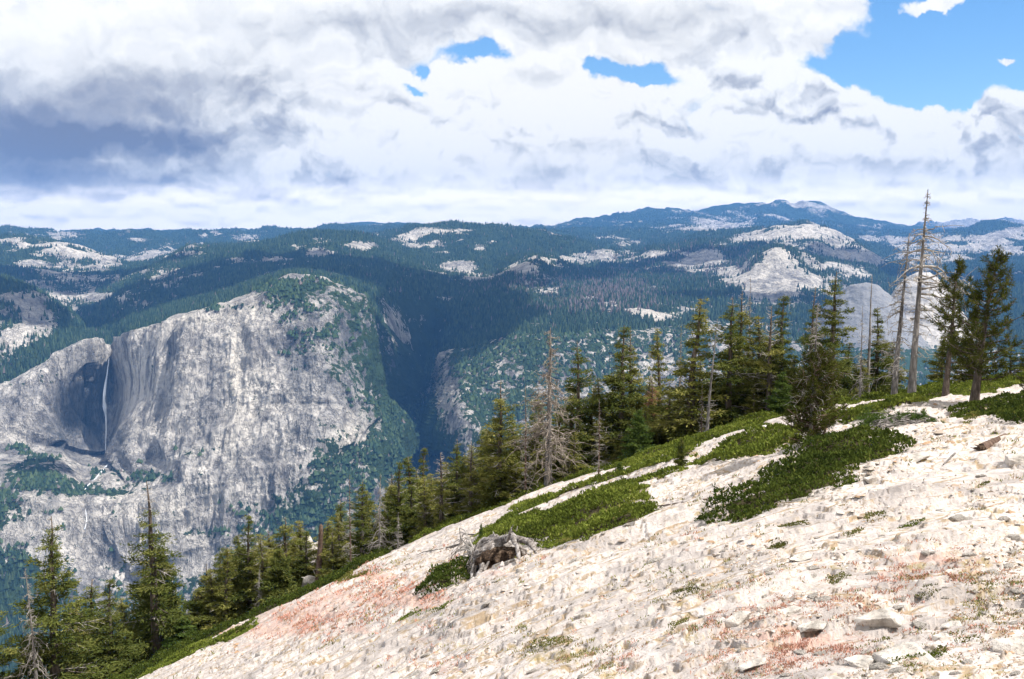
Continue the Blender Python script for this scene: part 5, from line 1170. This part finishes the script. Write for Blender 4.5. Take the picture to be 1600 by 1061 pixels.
# ------------------------------------------------------------------ stones
def mat_stone():
    m, N = new_mat('granite_stone')
    P = N.node('ShaderNodeTexCoord').outputs['Object']; r = N.node('ShaderNodeObjectInfo').outputs['Random']
    n = N.noise(P, 4.0, 7, .65); n2 = N.noise(P, 26, 4, .6)
    col = N.ramp(N.add(n, N.mul(N.sub(r, .5), .10)), [(.34, (.28, .25, .22)), (.44, (.44, .40, .355)), (.54, (.58, .525, .47)), (.68, (.66, .61, .555))])
    col = N.mix(N.mul(N.sstep(n2, .58, .7), .7), col, (.14, .12, .10))
    finish(N, pbsdf(N, col, .85, bump(N, N.add(N.mul(n, .06), N.mul(n2, .015)), 1, 1), .15)); return m
M_STONE = mat_stone()
import bmesh
from mathutils import Vector, Matrix, Euler
def stone_mesh(seed, sx, sy, sz, cuts=2, flat=.6):
    rs = np.random.default_rng(seed); bm = bmesh.new()
    n = 22; v = rs.normal(size=(n, 3)); v /= np.linalg.norm(v, axis=1, keepdims=True); v[:, 2] = np.clip(v[:, 2], -flat, flat) / flat
    v[:, :2] *= rs.uniform(.8, 1.1, (n, 1))
    for q in v: bm.verts.new((q[0] * sx, q[1] * sy, q[2] * sz))
    g = bmesh.ops.convex_hull(bm, input=bm.verts); 
    bmesh.ops.delete(bm, geom=[x for x in g['geom_interior'] if isinstance(x, bmesh.types.BMVert)], context='VERTS')
    bmesh.ops.bevel(bm, geom=bm.edges[:], offset=min(sx, sy, sz) * .10, segments=1, affect='EDGES')
    bmesh.ops.triangulate(bm, faces=bm.faces[:]); bmesh.ops.subdivide_edges(bm, edges=bm.edges[:], cuts=cuts, use_grid_fill=True)
    co = np.array([q.co[:] for q in bm.verts]); d = fbm(co / max(sx, sy) * 2.6 + seed, 4, .6, seed); nrm = np.linalg.norm(co, axis=1, keepdims=True) + 1e-9
    co = co * (1 + .07 * d[:, None])
    for q, c in zip(bm.verts, co): q.co = c
    me = bpy.data.meshes.new('stone'); bm.to_mesh(me); bm.free(); me.materials.append(M_STONE); return me
def tilt(x, y):
    e = .4; zx = float(ground_smooth(x + e, y) - ground_smooth(x - e, y)) / 2 / e; zy = float(ground_smooth(x, y + e) - ground_smooth(x, y - e)) / 2 / e
    return Vector((-zx, -zy, 1)).normalized().to_track_quat('Z', 'Y')
def put(o, px, py, rz=0, sink=0.0):
    x, y = hit(px, py)[0]; z = float(ground_z(x, y)) - sink
    o.location = (x, y, z); o.rotation_mode = 'QUATERNION'; o.rotation_quaternion = tilt(x, y) @ Euler((0, 0, rz)).to_quaternion(); return math.hypot(x, y)
def mpp(px, py):
    x, y = hit(px, py)[0]; return math.hypot(x, y) / F      # metres per photo pixel
BIG = [  # px, py, half width px, half depth (m factor), thickness px, rz, label
 (1372, 948, 40, .6, 15, .2, 'big pale flat boulder standing proud in the lower right foreground'),
 (1420, 1015, 62, .55, 19, .3, 'longest pale boulder at the lower right, with the leafy cushion in front of it'),
 (1345, 1018, 24, .7, 9, 0, 'pale wedge stone left of the longest boulder'),
 (1150, 978, 22, .8, 12, .5, 'blocky stone with a dark left side in the lower middle'),
 (1193, 954, 14, .7, 7, .1, 'small brownish stone behind the blocky one in the lower middle'),
 (1232, 962, 24, .7, 6, .2, 'flat slab right of the small brownish stone'),
 (1270, 968, 26, .7, 6, -.2, 'flat slab at the centre of three lying in a row in the lower middle'),
 (1430, 729, 27, .5, 8, 0, 'thin slab with a dark front edge at the end of the darkest shrub mat'),
 (1592, 724, 24, .6, 11, -.1, 'thick slab with a dark front edge at the right edge'),
 (1326, 765, 19, .6, 7, .3, 'pale block at the lower edge of the darkest shrub mat'),
 (1363, 752, 20, .5, 6, .2, 'pale ledge stone just uphill of the pale block beside the darkest shrub mat'),
 (812, 917, 9, .5, 7, -.8, 'dark grey tilted stone downhill of the root ball'),
 (1590, 995, 26, .8, 15, .1, 'shaded boulder cut by the right edge low down'),
 (1470, 970, 14, .7, 6, .4, 'small pale stone above the longest boulder'),
 (1545, 1010, 22, .6, 7, .3, 'pale slab between the longest boulder and the right edge'),
 (1250, 865, 20, .6, 5, 0, 'low slab beside a dark fissure in the middle of the lower right rock'),
 (770, 1018, 12, .6, 7, 0, 'dark-sided stone in the bottom middle'),
 (908, 990, 12, .6, 6, -.4, 'stone casting a dark shadow in the lower middle'),
 (1488, 942, 20, .6, 6, .2, 'rough stone right of the big pale flat boulder'),
 (1400, 985, 16, .7, 6, .2, 'pale chip-edged stone between the two biggest boulders'),
 (1110, 865, 14, .6, 4, .2, 'grey stone alone on the smooth rock right of centre'),
 (955, 862, 5, .8, 4, .2, 'left of two dark cobbles on the smooth rock right of the middle shrub mat'), (973, 866, 6, .8, 4, 1.2, 'right of two dark cobbles on the smooth rock right of the middle shrub mat'),
 (620, 1060, 10, .7, 4, 0, 'small stone at the very bottom left of the open rock'),
 (1180, 1025, 24, .7, 8, .2, 'flat pale stone at the bottom, right of centre'),
 (1300, 1046, 26, .7, 8, .1, 'flat pale stone at the bottom right of centre beneath the wedge stone'),
]
for i, (px_, py_, w_, df, th_, rz, lab) in enumerate(BIG):
    s = mpp(px_, py_); me = stone_mesh(100 + i, w_ * s * 1.05, w_ * s * df * 1.6, th_ * s * .75, 3, .45)
    o = link('stone', me); put(o, px_, py_, rz, -th_ * s * .12); tag(o, lab, 'stone')
# the pale boulder heap beyond the brow
HEAP = [(478, 838, 13, 'rounded pale boulder at the top of the heap beyond the brow'), (500, 850, 11, 'pale boulder on the right of the heap beyond the brow'), (455, 850, 13, 'pale boulder on the left of the heap beyond the brow'), (440, 868, 12, 'lowest left boulder of the heap beyond the brow'), (488, 862, 12, 'boulder in the middle of the heap beyond the brow'), (515, 866, 11, 'lowest right boulder of the heap beyond the brow'),
        (485, 905, 16, 'grey leaning slab by the foot of the broken reddish stub')]
for i, (px_, py_, w_, lab) in enumerate(HEAP):
    D_ = 84 if px_ < 530 else 66
    if i == 6: D_ = 61
    c = at(px_, py_ + 8, D_); s = D_ / F
    me = stone_mesh(160 + i, w_ * s, w_ * s, w_ * s * .8, 2, .8)
    # its buried foot reaches down to the slope
    g_ = float(ground_smooth(c[0], c[1])); drop = max(0, c[2] - g_)
    drop = min(drop, 1.0)
    if drop > .3:
        for v in me.vertices:
            if v.co.z < 0: v.co.z -= drop * 1.02; v.co.x *= 1.3; v.co.y *= 1.3
    o = link('boulder', me, None, c); tag(o, lab, 'boulder')
# loose flat stones, one by one; then countless chips
sv = [stone_mesh(200 + i, 1, R.uniform(.55, .9), R.uniform(.16, .34), 1, .5) for i in range(9)]
n = 0
while n < 225:
    px_ = R.uniform(300, 1640); py_ = R.uniform(700, 1075)
    if py_ < np.interp(px_, [300, 600, 900, 1200, 1640], [1040, 900, 800, 760, 660]): continue
    wpx = R.gamma(2.0, 2.6) + 3.5 + max(0, (py_ - 900)) * .02 * (px_ > 1100)
    if px_ < 1100 and R.random() < .45: continue
    s = mpp(px_, py_); o = link('loose_stone', sv[n % 9]); put(o, px_, py_, R.uniform(0, 6), -.2 * .2 * wpx * s); k = min(wpx, 22) * s; o.scale = (k, k, k)
    tag(o, 'small flat pale granite stone lying loose on the open slope', 'stone', 'loose stones on the slope'); n += 1
def build_gravel():
    mb = MB(); n = 42000
    px_ = R.uniform(200, 1640, n * 2); py_ = R.uniform(640, 1080, n * 2)
    lim = np.interp(px_, [200, 600, 900, 1200, 1640], [1060, 880, 760, 690, 615]); dens = fbm(np.stack([px_ / 90, py_ / 28 + px_ / 160, 0 * px_], -1), 4, .6, 700)
    ok = (py_ > lim) & (R.random(n * 2) < smooth(dens, -.2, .5) * (.22 + .78 * smooth(px_ + (py_ - 900) * .6, 950, 1250))); px_, py_ = px_[ok][:n], py_[ok][:n]
    xy = hit(px_, py_); x, y = xy[:, 0] + R.normal(0, .05, len(xy)), xy[:, 1] + R.normal(0, .08, len(xy))
    z = ground_z(x, y); r = np.hypot(x, y); s = (r / F) * (R.gamma(1.6, .9, len(x)) + .9) * 1.0; s = np.minimum(s, .13); m = len(x)
    base = np.array([(1, 0, 0), (.35, .8, .0), (-.7, .6, 0), (-.9, -.35, 0), (-.1, -.8, 0), (.7, -.55, 0), (.1, .05, .5), (.5, .25, .42), (-.35, -.1, .45)], float)
    fc = np.array([(0, 1, 7), (1, 8, 7), (1, 2, 8), (2, 3, 8), (3, 4, 8), (4, 6, 8), (4, 5, 6), (5, 0, 7), (5, 7, 6), (6, 7, 8)])
    a = R.random(m) * 6.28; ca, sa = np.cos(a), np.sin(a)
    B = base[None] * (1 + R.normal(0, .18, (m, 9, 3))) * s[:, None, None] * np.array([1.25, .85, .9])
    V = np.stack([x[:, None] + B[..., 0] * ca[:, None] - B[..., 1] * sa[:, None], y[:, None] + B[..., 0] * sa[:, None] + B[..., 1] * ca[:, None], z[:, None] + B[..., 2] - s[:, None] * .1], -1)
    rn = np.repeat(R.random(m), 9)
    mb.raw(V.reshape(-1, 3), (fc[None] + (np.arange(m) * 9)[:, None, None]).reshape(-1, 3), rn)
    mt, N = new_mat('gravel'); col = N.ramp(N.attr('rnd'), [(0, (.16, .12, .09)), (.2, (.34, .28, .23)), (.42, (.50, .44, .385)), (.75, (.62, .56, .50)), (.86, (.42, .27, .17)), (1, (.28, .19, .12))])
    finish(N, pbsdf(N, col, .9)); o = link('gravel', mb.mesh('gravel', [mt], False)); tag(o, kind='stuff')
build_gravel()
# grass and rosy low growth between the stones
def build_herbs():
    mb = MB(); Xs, Ys, Cs = [], [], []
    n = 80000
    px_ = R.uniform(200, 1640, n); py_ = R.uniform(640, 1080, n)
    rd = gsum(px_, py_, RED); dr = gsum(px_, py_, DRY)
    nz = fbm(np.stack([px_ / 34, py_ / 11 + px_ / 70, 0 * px_], -1), 4, .6, 720)
    pr = np.clip(rd * .75, 0, .8) * smooth(nz, -.2, .35); pd = np.clip(dr, 0, 1) * smooth(nz, -.25, .25) + .07 * smooth(nz, .10, .35)
    u = R.random(n); isr = u < pr; isd = (~isr) & (u < pr + pd)
    lim = np.interp(px_, [200, 400, 600, 900, 1200, 1640], [1065, 975, 880, 790, 740, 650])
    sel = (isr | isd) & (py_ > lim); px_, py_, isr = px_[sel], py_[sel], isr[sel]
    xy = hit(px_, py_); k = 9; m = len(xy); r = np.hypot(xy[:, 0], xy[:, 1])
    sp = np.repeat(r * .0016, k)
    x = np.repeat(xy[:, 0], k) + R.normal(0, 1, m * k) * sp * 1.6; y = np.repeat(xy[:, 1], k) + R.normal(0, 1, m * k) * sp * 2.2
    z = ground_z(x, y); d = R.normal(0, .5, (m * k, 3)); d[:, 2] = 1
    L = np.repeat(np.clip(r * .0032, .02, .11), k) * R.uniform(.5, 1.3, m * k)
    t = np.where(isr, R.uniform(.6, 1.0, m), R.uniform(0, .5, m)); rn = np.clip(np.repeat(t, k) + R.normal(0, .05, m * k), 0, 1)
    mb.blades(np.stack([x, y, z - .005], -1), d, L, L * .30, rn)
    mt, N = new_mat('herbs'); col = N.ramp(N.attr('rnd'), [(0, (.10, .12, .03)), (.2, (.22, .22, .07)), (.4, (.36, .28, .13)), (.55, (.34, .20, .11)), (.7, (.42, .20, .14)), (1, (.62, .34, .27))])
    finish(N, pbsdf(N, col, .9)); o = link('ground_cover', mb.mesh('ground_cover', [mt], False)); tag(o, kind='stuff')
build_herbs()
print('stones', round(time.time() - T0, 1))

# ------------------------------------------------------------------ dead wood on the ground
def wood_thing(name, label, cat, px_, py_, build):
    x, y = hit(px_, py_)[0]; z = float(ground_z(x, y)); s = math.hypot(x, y) / F
    root = empty(name, (x, y, z))
    def w(u, v, h=0.0, t=0.0):   # a point of the thing above ground pixel (u, v), raised h pixels, pushed t pixels away
        q = hit(u, v)[0]; zz = float(ground_z(q[0], q[1]))
        dd = np.array([q[0], q[1]]) / np.hypot(*q)
        return np.array([q[0] - x + dd[0] * t * s, q[1] - y + dd[1] * t * s, zz - z + h * s])
    build(root, w, s); tag(root, label, cat); return root
def crv(a, b, n, wob, rs, sag=0):
    t = np.linspace(0, 1, n)[:, None]; p = a * (1 - t) + b * t
    j = np.cumsum(rs.normal(0, 1, (n, 3)), 0) / n; j = j - t * j[-1]; L = np.linalg.norm(b - a)
    j[:, 2] *= .2; p = p + j * wob * L; p[:, 2] += sag * L * np.sin(np.linspace(0, math.pi, n)); return p
M_ROOT = mat_bark('old_root_wood', (0.05, 0.04, 0.035), (0.24, 0.21, 0.19), (0.46, 0.43, 0.41), 1.6)
M_ROT = mat_bark('rotten_wood', (0.010, 0.007, 0.005), (0.055, 0.036, 0.025), (0.20, 0.145, 0.10), 1.6)
def root_ball(root, w, s):
    rs = np.random.default_rng(5)
    # dark hollow heart: a lumpy mass
    bm = bmesh.new(); bmesh.ops.create_icosphere(bm, subdivisions=5, radius=1)
    co = np.array([q.co[:] for q in bm.verts]); f = np.array([[q.index for q in ff.verts] for ff in bm.faces]); bm.free()
    d = fbm(co * 2.2 + 3, 5, .62, 900, ridged=True)
    co2 = co * (1 + .30 * d[:, None]) * np.array([34, 18, 17]) * s
    co2[:, 2] += co[:, 0] * 6 * s
    co2 += w(780, 893, 15, 14)
    mb = MB(); mb.raw(co2, f); me = mb.mesh('rotten_core', [M_ROT]); link('rotten_core', me, root)
    mb = MB()
    def lim(pts, r0, r1, n=9, wob=.08, fl=.25):
        pts = np.array([w(*p) for p in pts]); t = np.linspace(0, 1, len(pts)); tn = np.linspace(0, 1, n * (len(pts) - 1))
        p = np.stack([np.interp(tn, t, pts[:, i]) for i in range(3)], -1)
        kk = np.array([.25, .5, .25]); 
        for _ in range(4): p[1:-1] = p[:-2] * .25 + p[1:-1] * .5 + p[2:] * .25
        p += fbm(p * 4 / max(s * 20, .01) * .2, 3, .6, 910)[:, None] * s * 2
        mb.tube(p, np.linspace(r0, r1, len(p)) * s * (1 + .2 * np.sin(np.linspace(0, 9, len(p)))), 8, flute=fl)
    # a mantle of thick grey roots over the crown of the ball (u, v, height, depth)
    lim([(742, 905, 6, 0), (744, 898, 20, 2), (756, 892, 38, 6), (775, 890, 46, 12), (800, 886, 44, 14), (812, 880, 34, 14), (836, 876, 12, 10)], 6, 3.5)
    lim([(748, 900, 14, 4), (765, 893, 36, 10), (786, 888, 50, 16), (802, 884, 47, 18), (815, 878, 30, 16), (833, 874, 16, 14), (838, 880, 2, 10)], 5, 2.2)
    lim([(758, 893, 34, 12), (772, 889, 47, 20), (788, 887, 44, 8), (800, 886, 46, 14)], 4.5, 3)
    lim([(738, 912, 2, 0), (741, 905, 16, 0), (750, 897, 33, 8), (768, 892, 42, 18)], 5, 3)
    lim([(806, 884, 36, 6), (824, 880, 24, 4), (836, 880, 8, 4)], 5, 3)
    lim([(752, 898, 26, 0), (754, 906, 14, -4), (748, 912, 2, -5)], 5.5, 3.5)
    lim([(770, 893, 42, -2), (764, 899, 28, -6), (757, 906, 12, -8)], 4, 2)
    lim([(800, 890, 38, -2), (808, 894, 22, -5), (812, 896, 8, -5)], 4, 2)
    bm = bmesh.new(); bmesh.ops.create_icosphere(bm, subdivisions=5, radius=1)
    cq = np.array([q.co[:] for q in bm.verts]); fq = np.array([[q.index for q in ff.verts] for ff in bm.faces]); bm.free()
    cq2 = cq * (1 + .22 * fbm(cq * np.array([1.2, 3, 3]) + 9, 5, .6, 930, ridged=True)[:, None]) * np.array([41, 18, 14]) * s
    cq2[:, 2] += -(cq[:, 0] ** 2) * 11 * s + cq[:, 0] * 3 * s; mb.raw(cq2 + w(782, 889, 32, 20), fq)
    for a in range(16):     # splinters on top
        u = rs.uniform(758, 806); lim([(u, 890, 42, 12), (u + rs.normal(0, 8), 889, 50 + rs.uniform(0, 6), 12)], 1.3, .4, 4, fl=0)
    for a in range(12):     # fine pale roots hanging on the left
        u = rs.uniform(738, 752); lim([(u, 900, 22 + rs.uniform(-6, 6), 0), (u - rs.uniform(3, 12), 906, 12, -4), (u - rs.uniform(4, 16), 912, 0, -6)], 1.1, .5, 5, fl=0)
    link('roots', mb.mesh('roots', [M_ROOT]), root)
wood_thing('root_ball', 'weathered grey root ball with a dark rotten hollow, below the wide green shrub mat', 'tree stump', 778, 900, root_ball)
def log(root, w, s):
    mb = MB(); rs = np.random.default_rng(6)
    p = crv(w(1533, 712, 3), w(1571, 692, 3), 12, .03, rs); mb.tube(p, np.linspace(6.5, 2.5, 12) * s, 10, flute=.1)
    link('bark', mb.mesh('bark', [M_RED]), root)
    mb = MB(); a = w(1533, 712, 3); 
    for i in range(26):
        o = rs.normal(0, 2.6, 3) * s; mb.tube(np.array([a + o + [.1 * s, 0, 0], a + o * 1.2 + np.array([-rs.uniform(2, 8), rs.normal(0, 2), rs.uniform(-1, 2)]) * s]), [1.4 * s, .3 * s], 4)
    mb.tube(np.array([a + np.array([3, 0, 0]) * s, a + np.array([-1.5, 0, 0]) * s]), [5.5 * s, 5 * s], 8)
    link('splintered_end', mb.mesh('splintered_end', [M_ROT]), root)
wood_thing('fallen_log', 'short reddish log with a dark splintered end on the pale rock at the right', 'log', 1545, 706, log)
def drift(root, w, s):
    mb = MB(); rs = np.random.default_rng(8)
    mb.tube(crv(w(700, 878, 1), w(757, 842, 2), 10, .03, rs), np.linspace(1.6, 4.5, 10) * s, 6)
    for (a, b) in [((757, 842), (728, 838)), ((745, 850), (652, 868)), ((740, 852), (665, 862)), ((752, 845), (718, 835)), ((735, 857), (690, 884)), ((725, 862), (675, 876)), ((757, 842), (768, 826)), ((716, 866), (702, 886)), ((700, 860), (680, 852))]:
        mb.tube(crv(w(*a, 1), w(*b, 1 + rs.uniform(0, 1.5)), 8, .05, rs), np.linspace(1.7, .6, 8) * s, 5)
    link('limbs', mb.mesh('limbs', [M_SNAG]), root)
wood_thing('fallen_branch', 'grey brown fallen limb with long forked twigs uphill of the root ball on the left', 'branch', 740, 855, drift)
def twigs(root, w, s):
    mb = MB(); rs = np.random.default_rng(9)
    mb.tube(crv(w(742, 886, 2), w(722, 884, 2), 5, .05, rs), np.linspace(1.6, 1.2, 5) * s, 5)
    for i in range(14):
        a = w(738 + rs.uniform(-6, 4), 884, 2); b = w(705 + rs.uniform(-5, 22), 872 + rs.uniform(-6, 20), rs.uniform(0, 5)); mb.tube(crv(a, b, 7, .10, rs, .12), np.linspace(1.1, .4, 7) * s, 4)
    link('twig_spray', mb.mesh('twig_spray', [M_TWIG]), root)
wood_thing('dead_twigs', 'pale fan of dead twigs beside the left end of the root ball', 'branch', 725, 884, twigs)
def stick(root, w, s):
    mb = MB(); rs = np.random.default_rng(10); mb.tube(crv(w(1010, 797, 1), w(1105, 796, 1), 14, .05, rs), np.linspace(.9, 1.5, 14) * s, 5)
    link('stick_wood', mb.mesh('stick_wood', [M_RED]), root)
wood_thing('long_stick', 'long thin dark stick on the rock between the two largest shrub mats', 'branch', 1060, 797, stick)
def stick2(root, w, s):
    mb = MB(); rs = np.random.default_rng(12); mb.tube(crv(w(1474, 731, 2), w(1492, 720, 3), 7, .05, rs), np.linspace(1.0, 1.6, 7) * s, 5)
    link('stick_wood', mb.mesh('stick_wood', [M_SNAG]), root)
wood_thing('short_stick', 'short grey stick on the rock right of the thin dark-edged slab', 'branch', 1483, 726, stick2)
def fallen_pine(root, w0, s):
    o0 = np.array(root.location[:]); Yd = o0[1]
    def w(u, v, h=0.0, t=0.0):
        q = at(u, v - h, Yd + (680 - v) * .045); return q - o0
    tm, cm = MB(), MB(); rs = np.random.default_rng(13)
    main = crv(w(1475, 676, 8), w(1330, 690, 1), 14, .06, rs, .05); tm.tube(main, np.linspace(3.2, 1.0, 14) * s, 7)
    tm.tube(crv(w(1478, 674, 10), w(1400, 660, 12), 10, .1, rs, .1), np.linspace(3, 1, 10) * s, 6)
    for i in range(46):
        a = main[rs.integers(0, 13)] ; u = rs.uniform(1345, 1478); b = w(u, 672 + rs.uniform(-8, 8), rs.uniform(0, 22)); p = crv(a, b, 6, .18, rs, .1); tm.tube(p, np.linspace(1.0, .4, 6) * s, 4)
        if u > 1340:
            for q in range(5):
                c = p[-1] + rs.normal(0, 5, 3) * s; v = rs.normal(0, 1, (26, 3)); v[:, 2] += .5; cm.blades(np.repeat(c[None], 26, 0), v, 6.5 * s, .9 * s, np.clip(rs.normal(.5, .2, 26), 0, 1))
    link('limbs', tm.mesh('limbs', [M_SNAG]), root); link('needles', cm.mesh('needles', [M_GREEN], False), root)
wood_thing('fallen_pine_bough', 'fallen pine bough with bare limbs and green needles before the two bare trunks', 'branch', 1420, 682, fallen_pine)
print('done', round(time.time() - T0, 1))
